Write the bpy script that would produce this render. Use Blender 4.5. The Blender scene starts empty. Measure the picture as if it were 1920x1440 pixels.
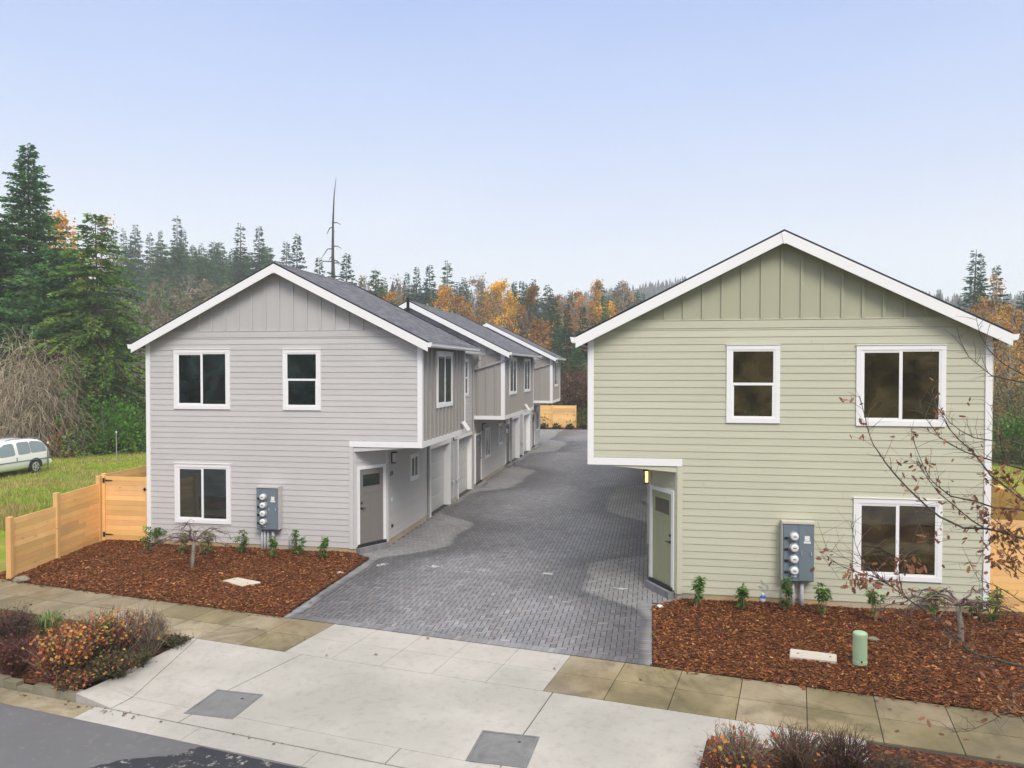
import bpy, bmesh, math, random
import numpy as np
from mathutils import Vector, Matrix, noise as mnoise
R = math.radians
sc = bpy.context.scene
COL = sc.collection
rng = random.Random(7)

# ------------------------------------------------------------------ view constants (metres)
FPX, CAMH, HORY = 1450.0, 5.05, 692.0
YAW = math.atan(262 / FPX); SY, CY = math.sin(YAW), math.cos(YAW)
def ground_at(px, py, z=0.0):
    zc = FPX * (CAMH - z) / (py - HORY); xc = (px - 960) / FPX * zc
    return (xc * CY - zc * SY, xc * SY + zc * CY)
def on_front(px, py, Y):
    r = (px - 960) / FPX
    X = Y * (r * CY - SY) / (r * SY + CY); zc = -X * SY + Y * CY
    return X, CAMH - (py - HORY) * zc / FPX
def at_depth(px, py, zc):
    xc = (px - 960) / FPX * zc
    return Vector((xc * CY - zc * SY, xc * SY + zc * CY, CAMH - (py - HORY) / FPX * zc))

# ------------------------------------------------------------------ object helpers
def setp(o, label=None, cat=None, group=None, kind=None):
    if label: o['label'] = label
    if cat: o['category'] = cat
    if group: o['group'] = group
    if kind: o['kind'] = kind
    return o
def empty(name, loc=(0, 0, 0), rz=0.0):
    o = bpy.data.objects.new(name, None); COL.objects.link(o)
    o.location = loc; o.rotation_euler = (0, 0, rz); o.empty_display_size = .2
    return o
def copy_tree(o, parent=None):
    c = o.copy(); COL.objects.link(c)
    if parent is not None: c.parent = parent
    for ch in list(o.children): copy_tree(ch, c)
    return c

class MB:
    def __init__(s): s.v = []; s.f = []; s.c = []; s.m = []
    def face(s, pts, col=(1, 1, 1), m=0):
        i = len(s.v); s.v.extend([tuple(p) for p in pts]); s.f.append(tuple(range(i, i + len(pts)))); s.c.append(col); s.m.append(m)
    def mesh(s, vs, fs, col=(1, 1, 1), m=0):
        i = len(s.v); s.v.extend([tuple(p) for p in vs])
        for f in fs: s.f.append(tuple(k + i for k in f)); s.c.append(col); s.m.append(m)
    def hexa(s, b, t, col=(1, 1, 1), m=0):            # b,t: four bottom / top points
        s.mesh(list(b) + list(t), [(3, 2, 1, 0), (4, 5, 6, 7), (0, 1, 5, 4), (1, 2, 6, 5), (2, 3, 7, 6), (3, 0, 4, 7)], col, m)
    def box(s, x0, x1, y0, y1, z0, z1, col=(1, 1, 1), m=0):
        s.hexa([(x0, y0, z0), (x1, y0, z0), (x1, y1, z0), (x0, y1, z0)], [(x0, y0, z1), (x1, y0, z1), (x1, y1, z1), (x0, y1, z1)], col, m)
    def bbox(s, x0, x1, y0, y1, z0, z1, b=.02, col=(1, 1, 1), m=0):   # box with chamfered edges
        bm = bmesh.new()
        r = bmesh.ops.create_cube(bm, size=1)
        for v in bm.verts: v.co = Vector(((x0 + x1) / 2 + v.co.x * (x1 - x0), (y0 + y1) / 2 + v.co.y * (y1 - y0), (z0 + z1) / 2 + v.co.z * (z1 - z0)))
        bmesh.ops.bevel(bm, geom=bm.edges[:], offset=b, segments=2, affect='EDGES')
        bm.verts.index_update()
        s.mesh([v.co for v in bm.verts], [[v.index for v in f.verts] for f in bm.faces], col, m); bm.free()
    def tube(s, path, rad, n=6, col=(1, 1, 1), m=0, cap=True):
        path = [Vector(p) for p in path]; k = len(path)
        if not hasattr(rad, '__len__'): rad = [rad] * k
        i0 = len(s.v); up = Vector((0.13, .31, .94)).normalized()
        for i, p in enumerate(path):
            d = (path[min(i + 1, k - 1)] - path[max(i - 1, 0)])
            d = d.normalized() if d.length > 1e-9 else Vector((0, 0, 1))
            a = d.cross(up)
            if a.length < 1e-3: a = d.cross(Vector((1, 0, 0)))
            a.normalize(); b = d.cross(a)
            for j in range(n):
                t = 2 * math.pi * j / n
                s.v.append(tuple(p + (a * math.cos(t) + b * math.sin(t)) * rad[i]))
        for i in range(k - 1):
            for j in range(n):
                s.f.append((i0 + i * n + j, i0 + i * n + (j + 1) % n, i0 + (i + 1) * n + (j + 1) % n, i0 + (i + 1) * n + j)); s.c.append(col); s.m.append(m)
        if cap and n > 2:
            s.f.append(tuple(i0 + j for j in range(n))); s.c.append(col); s.m.append(m)
            s.f.append(tuple(i0 + (k - 1) * n + j for j in range(n))); s.c.append(col); s.m.append(m)
    def lathe(s, prof, n=16, c=(0, 0, 0), axis='z', col=(1, 1, 1), m=0):
        vs = []; fs = []
        for r, h in prof:
            for j in range(n):
                t = 2 * math.pi * j / n; a, b = r * math.cos(t), r * math.sin(t)
                if axis == 'z': vs.append((c[0] + a, c[1] + b, c[2] + h))
                elif axis == 'y': vs.append((c[0] + a, c[1] + h, c[2] + b))
                else: vs.append((c[0] + h, c[1] + a, c[2] + b))
        k = len(prof)
        for i in range(k - 1):
            for j in range(n): fs.append((i * n + j, i * n + (j + 1) % n, (i + 1) * n + (j + 1) % n, (i + 1) * n + j))
        fs.append(tuple(range(n))); fs.append(tuple((k - 1) * n + j for j in range(n)))
        s.mesh(vs, fs, col, m)
    def leaf(s, p, d, u, ln, w, col):                  # kite-shaped leaf
        d = Vector(d); d.normalize(); w2 = d.cross(Vector(u))
        if w2.length < 1e-4: w2 = d.cross(Vector((1, .3, .2)))
        w2.normalize(); p = Vector(p)
        s.face((p, p + d * ln * .45 + w2 * w, p + d * ln, p + d * ln * .45 - w2 * w), col)
    def build(s, name, mats, parent=None, smooth=False, fix=True):
        me = bpy.data.meshes.new(name)
        me.from_pydata(s.v, [], s.f)
        if not isinstance(mats, (list, tuple)): mats = [mats]
        for m in mats: me.materials.append(m)
        if len(mats) > 1: me.polygons.foreach_set('material_index', s.m)
        at = me.attributes.new('tint', 'FLOAT_COLOR', 'FACE')
        a = np.ones((len(s.f), 4), dtype=np.float32)
        if s.c: a[:, :3] = np.array(s.c, dtype=np.float32)
        at.data.foreach_set('color', a.ravel())
        if fix and len(s.f) < 60000:
            bm = bmesh.new(); bm.from_mesh(me); bmesh.ops.recalc_face_normals(bm, faces=bm.faces[:]); bm.to_mesh(me); bm.free()
        if smooth: me.polygons.foreach_set('use_smooth', [True] * len(me.polygons))
        me.update()
        o = bpy.data.objects.new(name, me); COL.objects.link(o)
        if parent is not None: o.parent = parent
        return o

# ------------------------------------------------------------------ materials
def hexlin(h):
    h = h.lstrip('#'); r = [int(h[i:i + 2], 16) / 255 for i in (0, 2, 4)]
    return tuple(c / 12.92 if c <= .04045 else ((c + .055) / 1.055) ** 2.4 for c in r)
class NT:
    def __init__(s, name):
        s.mat = bpy.data.materials.new(name); s.mat.use_nodes = True; s.t = s.mat.node_tree
        s.n = s.t.nodes; s.l = s.t.links; s.b = s.n['Principled BSDF']
        s._pos = None
    def pos(s):
        if s._pos is None: s._pos = s.n.new('ShaderNodeNewGeometry').outputs['Position']
        return s._pos
    def obj(s): return s.n.new('ShaderNodeTexCoord').outputs['Object']
    def attr(s): a = s.n.new('ShaderNodeAttribute'); a.attribute_name = 'tint'; return a.outputs['Color']
    def val(s, sock, x):
        if hasattr(x, 'links') or hasattr(x, 'is_output'): s.l.new(x, sock)
        else: sock.default_value = x
    def noise(s, vec, scale=1, detail=4, rough=.55, dist=0):
        n = s.n.new('ShaderNodeTexNoise'); s.l.new(vec, n.inputs['Vector']); n.inputs['Scale'].default_value = scale
        n.inputs['Detail'].default_value = detail; n.inputs['Roughness'].default_value = rough; n.inputs['Distortion'].default_value = dist
        return n.outputs['Fac']
    def vor(s, vec, scale=1, out='Color'):
        n = s.n.new('ShaderNodeTexVoronoi'); s.l.new(vec, n.inputs['Vector']); n.inputs['Scale'].default_value = scale; return n.outputs[out]
    def ramp(s, fac, stops):
        n = s.n.new('ShaderNodeValToRGB'); s.l.new(fac, n.inputs['Fac']); e = n.color_ramp.elements
        while len(e) < len(stops): e.new(.5)
        for k, (p, c) in enumerate(stops):
            e[k].position = p; e[k].color = (c, c, c, 1) if not hasattr(c, '__len__') else tuple(c[:3]) + (1,)
        return n.outputs['Color']
    def mix(s, fac, a, b, mode='MIX'):
        n = s.n.new('ShaderNodeMix'); n.data_type = 'RGBA'; n.blend_type = mode
        for sock, x in ((n.inputs[0], fac), (n.inputs[6], a), (n.inputs[7], b)):
            if isinstance(x, (int, float)): sock.default_value = x if sock.type == 'VALUE' else (x, x, x, 1)
            elif isinstance(x, tuple): sock.default_value = tuple(x[:3]) + (1,)
            else: s.l.new(x, sock)
        return n.outputs[2]
    def math(s, op, a, b=0.0, c=None, clamp=False):
        n = s.n.new('ShaderNodeMath'); n.operation = op; n.use_clamp = clamp
        for i, x in enumerate((a, b) if c is None else (a, b, c)):
            if isinstance(x, (int, float)): n.inputs[i].default_value = x
            else: s.l.new(x, n.inputs[i])
        return n.outputs[0]
    def sep(s, vec): n = s.n.new('ShaderNodeSeparateXYZ'); s.l.new(vec, n.inputs[0]); return n.outputs
    def comb(s, x=0., y=0., z=0.):
        n = s.n.new('ShaderNodeCombineXYZ')
        for i, a in enumerate((x, y, z)):
            if isinstance(a, (int, float)): n.inputs[i].default_value = a
            else: s.l.new(a, n.inputs[i])
        return n.outputs[0]
    def smooth(s, x, a, b):
        n = s.n.new('ShaderNodeMapRange'); n.interpolation_type = 'SMOOTHSTEP'; s.l.new(x, n.inputs[0])
        n.inputs[1].default_value = a; n.inputs[2].default_value = b; return n.outputs[0]
    def bump(s, h, strength=.3, dist=.02):
        n = s.n.new('ShaderNodeBump'); n.inputs['Strength'].default_value = strength; n.inputs['Distance'].default_value = dist
        s.l.new(h, n.inputs['Height']); s.l.new(n.outputs[0], s.b.inputs['Normal'])
    def done(s, col=None, rough=None, spec=None, metal=None):
        for k, x in (('Base Color', col), ('Roughness', rough), ('Specular IOR Level', spec), ('Metallic', metal)):
            if x is None: continue
            sock = s.b.inputs[k]
            if isinstance(x, tuple): sock.default_value = tuple(x[:3]) + (1,)
            elif isinstance(x, (int, float)): sock.default_value = x
            else: s.l.new(x, sock)
        return s.mat

def paint(name, col, rough=.55, var=.06, scale=1.5, bump=.04):
    t = NT(name); P = t.pos()
    n = t.noise(P, scale, 5, .6)
    n2 = t.noise(P, 60, 2)
    c = t.mix(n, tuple(x * (1 - var) for x in col), tuple(min(1, x * (1 + var)) for x in col))
    t.bump(n2, bump, .004)
    return t.done(c, rough, .35)
def siding_mat(name, col):
    t = NT(name); P = t.pos(); S = t.sep(P)
    row = t.math('FLOOR', t.math('DIVIDE', t.math('SUBTRACT', S[2], .16), EXPO))
    w = t.n.new('ShaderNodeTexWhiteNoise'); t.l.new(t.comb(row, 0, 0), w.inputs['Vector'])
    streak = t.noise(t.comb(t.math('MULTIPLY', S[0], 1.2), t.math('MULTIPLY', S[1], 1.2), t.math('MULTIPLY', S[2], 40)), 1.0, 4, .6)
    big = t.noise(P, .45, 3)
    c = t.mix(w.outputs[0], tuple(x * .965 for x in col), tuple(x * 1.03 for x in col))
    c = t.mix(.12, c, t.ramp(streak, [(.3, .35), (.7, 1.0)]), 'MULTIPLY')
    c = t.mix(.16, c, t.ramp(big, [(.3, .6), (.7, 1.0)]), 'MULTIPLY')
    t.bump(streak, .06, .004)
    return t.done(c, .6, .3)
EXPO = .155
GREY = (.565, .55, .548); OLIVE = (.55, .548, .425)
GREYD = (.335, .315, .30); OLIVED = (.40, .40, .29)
M = {}
M['lap_grey'] = siding_mat('lap_siding_grey', GREY); M['lap_olive'] = siding_mat('lap_siding_olive', OLIVE)
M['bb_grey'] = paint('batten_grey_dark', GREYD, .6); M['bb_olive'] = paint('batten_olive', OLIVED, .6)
M['bbg_grey'] = paint('gable_batten_grey', tuple(x * .84 for x in GREY), .6)
M['trim_grey'] = paint('corner_grey', tuple(x * 1.0 for x in GREY), .55); M['trim_olive'] = paint('corner_olive', tuple(x * 1.0 for x in OLIVE), .55)
M['door_grey'] = paint('door_grey', (.20, .182, .175), .42, .03); M['door_olive'] = paint('door_olive', (.33, .34, .21), .42, .03)
M['white'] = paint('white_trim', (.80, .80, .81), .45, .025)
M['garage'] = paint('garage_panel', (.56, .55, .54), .45, .03); M['garage_olive'] = paint('garage_panel_olive', (.58, .58, .5), .45, .03)
M['vinyl'] = paint('vinyl_frame', (.84, .84, .86), .3, .01)
M['black'] = paint('black_metal', (.012, .012, .014), .4)
M['dark'] = paint('dark_sill', (.02, .02, .025), .5)
M['pipe'] = paint('grey_conduit', (.46, .48, .52), .45, .04)
M['meterbox'] = paint('meter_cabinet', (.155, .20, .235), .4, .06)
M['meterframe'] = paint('meter_cabinet_beige', (.55, .53, .45), .45, .05)
M['galv'] = paint('galvanised', (.42, .43, .45), .35)
M['label'] = paint('paper_label', (.75, .75, .74), .6)
M['pedestal'] = paint('pedestal_green', (.36, .50, .32), .5, .1, 4)
M['downspout'] = paint('downspout_grey', (.36, .35, .34), .45)

def glass_mat(name, base=(.006, .0105, .0105)):
    t = NT(name); P = t.pos()
    w = t.noise(P, .9, 2, .5); t.bump(w, .022, .25)
    c = t.mix(t.ramp(t.noise(P, 1.3, 3, .6, .8), [(.40, 0.), (.66, 1.)]), base, tuple(x * 4. for x in base))  # noise in the base colour imitates dim room depth behind the pane
    t.b.inputs['IOR'].default_value = 1.95
    return t.done(c, .03, .5)
M['glass'] = glass_mat('window_glass'); M['glass_warm'] = glass_mat('window_glass_amber', (.016, .0125, .0055))
t = NT('meter_glass'); M['mglass'] = t.done((.72, .73, .74), .08, .6)

def concrete(name, light, dark, stain, sc_=.8, wet=.0):
    t = NT(name); P = t.pos()
    a = t.ramp(t.noise(P, sc_, 6, .62, .6), [(.33, 0.), (.68, 1.)])
    b = t.ramp(t.noise(P, .33, 3, .5), [(.42, 0.), (.62, 1.)])
    f = t.noise(P, 90, 3, .7); s2 = t.ramp(t.noise(P, 6, 5, .7), [(.5, 1.), (.75, .78)])
    spots = t.ramp(t.vor(P, 1.7, 'Distance'), [(.012, .25), (.03, 1.0)])
    c = t.mix(a, dark, light); c = t.mix(t.math('MULTIPLY', b, .9), c, stain)
    if wet: c = t.mix(t.math('MULTIPLY', t.ramp(t.noise(P, .85, 7, .66, 1.2), [(.47, 0.), (.60, 1.)]), .62), c, tuple(x * .72 for x in stain))
    c = t.mix(.8, c, s2, 'MULTIPLY'); c = t.mix(.35, c, t.ramp(f, [(.3, .55), (.7, 1.)]), 'MULTIPLY')
    c = t.mix(.5, c, spots, 'MULTIPLY')
    t.bump(f, .15, .006)
    r = t.mix(b, .85, .85 - wet)
    return t.done(c, r, .3)
M['conc'] = concrete('concrete_new', (.465, .445, .418), (.39, .372, .348), (.325, .315, .29))
M['conc_tan'] = concrete('concrete_stained', (.385, .335, .25), (.25, .195, .11), (.18, .14, .08), .7, .6)
M['conc_green'] = concrete('concrete_stained_dark', (.33, .275, .17), (.20, .16, .08), (.14, .115, .06), .9, .5)
M['curb'] = concrete('curb_concrete', (.34, .31, .24), (.20, .18, .12), (.12, .11, .07), 2.0)
M['found'] = concrete('foundation_concrete', (.55, .49, .40), (.45, .39, .30), (.48, .33, .17), 1.2)
M['lid'] = concrete('utility_lid_white', (.66, .62, .55), (.54, .50, .42), (.5, .42, .33), 3)
M['cover'] = concrete('vault_cover', (.205, .21, .215), (.15, .152, .157), (.17, .175, .18), 4)
M['joint'] = paint('joint_dark', (.05, .048, .042), .9)

def shingle(name):
    t = NT(name); S = t.sep(t.pos())
    vec = t.comb(S[1], t.math('MULTIPLY', S[2], 2.236), 0)
    b = t.n.new('ShaderNodeTexBrick'); t.l.new(vec, b.inputs['Vector'])
    b.inputs['Scale'].default_value = 1; b.inputs['Brick Width'].default_value = .30; b.inputs['Row Height'].default_value = .145
    b.inputs['Mortar Size'].default_value = .006; b.inputs['Mortar Smooth'].default_value = .3; b.offset = .37; b.inputs['Bias'].default_value = -.1
    b.inputs['Color1'].default_value = (.085, .088, .105, 1); b.inputs['Color2'].default_value = (.165, .168, .19, 1); b.inputs['Mortar'].default_value = (.03, .03, .035, 1)
    n = t.noise(t.pos(), 5, 5, .7); g = t.noise(t.pos(), 140, 2)
    c = t.mix(.6, b.outputs['Color'], t.ramp(n, [(.3, .55), (.7, 1.25)]), 'MULTIPLY')
    c = t.mix(.4, c, t.ramp(g, [(.3, .5), (.7, 1.3)]), 'MULTIPLY')
    h = t.math('ADD', b.outputs['Fac'], t.math('FRACT', t.math('DIVIDE', t.math('MULTIPLY', S[2], 2.236), -.145)))
    t.bump(h, .35, .012)
    return t.done(c, .8, .3)
M['roof'] = shingle('asphalt_shingle')
M['drip_shade'] = paint('drip_shade_edge', (.014, .014, .03), .5)  # also colours the rear strips drawn as a shadow gap

def cedar(name):
    t = NT(name); P = t.obj(); S = t.sep(P)
    a = t.attr()
    g = t.noise(t.comb(t.math('MULTIPLY', S[0], 2.2), t.math('MULTIPLY', S[1], 2.2), t.math('MULTIPLY', S[2], 38)), 1, 5, .65, .7)
    kn = t.ramp(t.vor(t.comb(t.math('MULTIPLY', S[0], 1.6), t.math('MULTIPLY', S[1], 1.6), t.math('MULTIPLY', S[2], 4.6)), 1, 'Distance'), [(.05, .35), (.10, 1.)])
    bl = t.noise(P, 1.4, 3)
    c = t.mix(g, (.80, .44, .145), (.94, .64, .30)); c = t.mix(1., c, a, 'MULTIPLY')
    c = t.mix(.6, c, kn, 'MULTIPLY'); c = t.mix(.3, c, t.ramp(bl, [(.3, .6), (.7, 1.)]), 'MULTIPLY')
    t.bump(g, .12, .005)
    return t.done(c, .6, .3)
M['cedar'] = cedar('cedar_boards')

def paver_mat(name):
    t = NT(name); P = t.pos(); S = t.sep(P); a = t.attr()
    g = t.noise(P, 70, 3, .7); n = t.noise(P, .6, 4, .6, .4)
    def box(y0, y1, s=1.1):
        return t.math('MULTIPLY', t.smooth(S[1], y0 - s, y0 + s), t.math('SUBTRACT', 1., t.smooth(S[1], y1 - s, y1 + s)))
    wl = t.math('ADD', t.math('MULTIPLY', t.math('ADD', box(20.3, 25.4), t.math('ADD', box(31.6, 38.9), box(46.5, 54))), 1.5), .10)
    wr = t.math('ADD', t.math('MULTIPLY', t.math('ADD', box(17.0, 20.7, .8), box(26.6, 33.5)), 1.45), .08)
    wob = t.math('MULTIPLY', t.math('SUBTRACT', t.noise(P, .5, 2), .5), .7)
    dl = t.math('SUBTRACT', t.math('ADD', t.math('ADD', S[0], 7.37), wob), wl)
    dr = t.math('SUBTRACT', t.math('ADD', t.math('MULTIPLY', S[0], -1.), wob), wr)
    d = t.math('MINIMUM', dl, dr)
    wet = t.smooth(d, -.14, .14)
    edge = t.math('MULTIPLY', wet, t.math('SUBTRACT', 1., t.smooth(d, .1, 2.2)))
    c = t.mix(1., (.235, .235, .247), a, 'MULTIPLY')
    c = t.mix(.3, c, t.ramp(g, [(.3, .6), (.7, 1.15)]), 'MULTIPLY')
    c = t.mix(.55, c, t.ramp(n, [(.32, .62), (.66, 1.12)]), 'MULTIPLY')
    dry = t.mix(.35, c, (.235, .228, .222)); wetc = t.mix(1., c, (.94, .94, .97), 'MULTIPLY')
    wetc = t.mix(t.math('MULTIPLY', edge, .62), wetc, t.mix(1., c, (.22, .215, .215), 'MULTIPLY'))
    c = t.mix(wet, dry, wetc)
    t.bump(g, .25, .004)
    return t.done(c, t.mix(wet, .85, t.mix(n, .42, .62)), .4)
M['paver'] = paver_mat('concrete_pavers')
M['pavejoint'] = paint('paver_joint_sand', (.045, .044, .045), .95)

def asphalt(name, base, spot):
    t = NT(name); P = t.pos()
    g = t.noise(P, 120, 3, .8); n = t.noise(P, .9, 4, .6); v = t.ramp(t.noise(P, 7, 6, .78), [(.56, 0.), (.66, 1.)])
    c = t.mix(n, tuple(x * .8 for x in base), tuple(x * 1.2 for x in base))
    c = t.mix(.5, c, t.ramp(g, [(.3, .45), (.7, 1.35)]), 'MULTIPLY')
    c = t.mix(t.math('MULTIPLY', v, spot), c, (.45, .42, .37))
    t.bump(g, .5, .01)
    return t.done(c, t.mix(n, .62, .82), .25)
M['asph'] = asphalt('asphalt_worn', (.125, .125, .135), .12); M['asph2'] = asphalt('asphalt_patch', (.028, .030, .039), .85)

def mulch(name):
    t = NT(name); P = t.pos()
    n1 = t.n.new('ShaderNodeTexVoronoi'); t.l.new(P, n1.inputs['Vector']); n1.inputs['Scale'].default_value = 26; n1.inputs['Randomness'].default_value = 1
    w = t.sep(n1.outputs['Color'])
    c = t.ramp(w[0], [(0., (.024, .008, .004)), (.4, (.07, .02, .007)), (.75, (.15, .045, .014)), (1., (.28, .115, .04))])
    c = t.mix(.5, c, t.ramp(t.noise(P, .8, 3), [(.3, .6), (.7, 1.15)]), 'MULTIPLY')
    t.bump(t.math('ADD', n1.outputs['Distance'], t.noise(P, 60, 3)), .9, .03)
    return t.done(c, .85, .25)
M['mulch'] = mulch('bark_mulch')
def tinted(name, rough=.6, transl=.0, spec=.3, var=.0, nscale=.8):
    t = NT(name); c = t.attr()
    oi = t.n.new('ShaderNodeObjectInfo')
    if var: c = t.mix(1., c, t.ramp(oi.outputs['Random'], [(0., 1 - var), (1., 1 + var)]), 'MULTIPLY')
    t.done(c, rough, spec)
    if transl:
        tr = t.n.new('ShaderNodeBsdfTranslucent'); t.l.new(c, tr.inputs[0])
        mx = t.n.new('ShaderNodeMixShader'); mx.inputs[0].default_value = transl
        t.l.new(t.b.outputs[0], mx.inputs[1]); t.l.new(tr.outputs[0], mx.inputs[2])
        t.l.new(mx.outputs[0], t.n['Material Output'].inputs[0])
    return t.mat
M['chip'] = tinted('bark_chip', .8); M['leaf'] = tinted('leaf', .5, .25, .3, .18); M['needle'] = tinted('needle', .6, .12, .25, .25)
M['twig'] = tinted('twig', .8, 0, .2)
def bark(name, a, b):
    t = NT(name); S = t.sep(t.obj())
    n = t.noise(t.comb(t.math('MULTIPLY', S[0], 9), t.math('MULTIPLY', S[1], 9), t.math('MULTIPLY', S[2], 2)), 1, 5, .7, .5)
    t.bump(n, .5, .03); return t.done(t.mix(t.ramp(n, [(.35, 0.), (.65, 1.)]), a, b), .85, .2)
M['bark'] = bark('bark_brown', (.045, .035, .028), (.13, .105, .085)); M['barkpale'] = bark('bark_pale', (.20, .18, .15), (.40, .37, .32))
M['barkdark'] = bark('bark_dark', (.030, .030, .026), (.095, .09, .075))

def grass_ground(name):
    t = NT(name); P = t.pos(); S = t.sep(P)
    a = t.noise(P, .13, 5, .6, .5); b = t.noise(P, .9, 5, .65); f = t.noise(P, 22, 4, .75)
    streak = t.noise(t.comb(t.math('MULTIPLY', S[0], .12), t.math('MULTIPLY', S[1], .5), 0), 1, 4, .6)
    c = t.mix(t.ramp(a, [(.38, 0.), (.6, 1.)]), (.20, .34, .018), (.34, .34, .05))
    c = t.mix(t.ramp(streak, [(.46, 0.), (.62, .8)]), c, (.36, .27, .095))
    c = t.mix(.6, c, t.ramp(b, [(.3, .55), (.7, 1.2)]), 'MULTIPLY'); c = t.mix(.6, c, t.ramp(f, [(.3, .5), (.7, 1.3)]), 'MULTIPLY')
    far = t.smooth(S[1], 62, 80)
    c = t.mix(far, c, (.055, .052, .026))
    t.bump(f, .8, .08)
    return t.done(c, .9, .15)
M['grass'] = grass_ground('meadow_ground')
M['blade'] = tinted('grass_blade', .6, .25, .25)
M['soil'] = paint('soil', (.035, .026, .016), .95, .3, 6, .5)

# ------------------------------------------------------------------ street frame
PT = (.9848, -.1743); QN = (.1743, .9848); Q0 = 13.06
def PQ(p, q, z=0.0): return (p * PT[0] + (q + Q0) * QN[0], p * PT[1] + (q + Q0) * QN[1], z)
def toP(x, y): return x * PT[0] + y * PT[1], x * QN[0] + y * QN[1] - Q0

def terrain(x, y):
    q = x * QN[0] + y * QN[1] - Q0
    if q < 0: return -.4 + max(0, -q - 40) * .12
    z = -.02
    if y > 95:
        k = min(1, (y - 95) / 95.); k = k * k * (3 - 2 * k)
        side = 1 / (1 + math.exp((x + 40 + .18 * (y - 95)) / 14.))
        z += k * 15 * side + k * 2.5
    if y > 230:
        k = min(1, (y - 230) / 420.); k = k * k * (3 - 2 * k)
        z += k * (39 + 9 * math.sin(x / 95. + 1.1) + 5 * math.sin(x / 41. + .4))
    return z
ps = [-900, -600, -400, -300] + list(range(-240, 241, 12)) + [300, 400, 600, 900]
qs = [-160, -100, -60, -30, -8, -.30, -.08] + [2, 6, 12, 20, 30, 45, 60, 75] + list(range(86, 330, 12)) + [350, 380, 420, 470, 520, 570, 620, 680, 760, 900]
mb = MB(); vs = []
for q in qs:
    for p in ps:
        x, y, _ = PQ(p, q); z = terrain(x, y) if q > -.2 else (-.4 + max(0, -q - 40) * .14)
        vs.append((x, y, z))
w = len(ps); fs = [(j * w + i, j * w + i + 1, (j + 1) * w + i + 1, (j + 1) * w + i) for j in range(len(qs) - 1) for i in range(w - 1)]
mb.mesh(vs, fs); setp(mb.build('ground', M['grass'], smooth=True), kind='structure')

# street, gutter, curbs
ZS = -.10; QC = -4.30; QG = -4.70
mb = MB(); mb.mesh([PQ(-120, QG, ZS), PQ(120, QG, ZS), PQ(120, -14, ZS), PQ(-120, -14, ZS)], [(0, 1, 2, 3)])
setp(mb.build('street', M['asph']), kind='structure')
mb = MB(); pts = []
r2 = random.Random(3)
poly = [(-7.6, -4.72), (-7.75, -5.0), (-8.3, -5.35), (-8.75, -5.9), (-9.3, -6.8), (-9.4, -8.2), (3, -8.2), (3, -4.72)]
dense = []
for i in range(len(poly)):
    a, b = poly[i], poly[(i + 1) % len(poly)]
    for k in range(8): dense.append((a[0] + (b[0] - a[0]) * k / 8 + r2.uniform(-.03, .03), a[1] + (b[1] - a[1]) * k / 8 + r2.uniform(-.025, .0)))
mb.face([PQ(p, q, ZS + .004) for p, q in dense]); setp(mb.build('street_patch', M['asph2']), kind='structure')
def slab(mb, p0, p1, q0, q1, z00=0., z01=0., th=.12, g=.006, col=(1, 1, 1), m=0):   # z00 at q0, z01 at q1
    b = [PQ(p0 + g, q0 + g, z00 - th), PQ(p1 - g, q0 + g, z00 - th), PQ(p1 - g, q1 - g, z01 - th), PQ(p0 + g, q1 - g, z01 - th)]
    t = [PQ(p0 + g, q0 + g, z00), PQ(p1 - g, q0 + g, z00), PQ(p1 - g, q1 - g, z01), PQ(p0 + g, q1 - g, z01)]
    mb.hexa(b, t, col, m)
mb = MB(); mt = MB()
p = -60.
while p < 60:
    (mb if -10.0 < p < 5 else mt).__class__
    tgt = 0 if -10.3 < p + 1 < 3 else 1
    slab(mb, p, p + 2.0, QG, QC, ZS + .002, ZS + .012, .2, .004, m=tgt); p += 2.0
setp(mb.build('gutter', [M['conc'], M['conc_tan']]), kind='structure')
mb = MB()
# curb left: full height up to p=-10.4 then ramps down; gap in the kerb (drain inlet) near p=-11.5
def curb_piece(p0, p1, za, zb, n=1):
    b = [PQ(p0, QC, ZS - .2), PQ(p1, QC, ZS - .2), PQ(p1, QC + .16, ZS - .2), PQ(p0, QC + .16, ZS - .2)]
    t = [PQ(p0, QC + .025, za), PQ(p1, QC + .025, zb), PQ(p1, QC + .16, za if n else zb), PQ(p0, QC + .16, za)]
    t = [PQ(p0, QC + .025, za), PQ(p1, QC + .025, zb), PQ(p1, QC + .16, zb), PQ(p0, QC + .16, za)]
    mb.hexa(b, t)
for a in range(-60, -14, 3): curb_piece(a + .006, a + 3 - .006, .045, .045)
curb_piece(-14.994, -11.72, .02, .02); curb_piece(-11.35, -10.41, .03, .045); curb_piece(-11.714, -11.356, ZS + .06, ZS + .06)
for a in range(2, 60, 3): curb_piece(a + .006, a + 3 - .006, .045, .045)
curb_piece(.9, 1.994, .02, .045)
setp(mb.build('curb', M['curb']), kind='structure')

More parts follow.
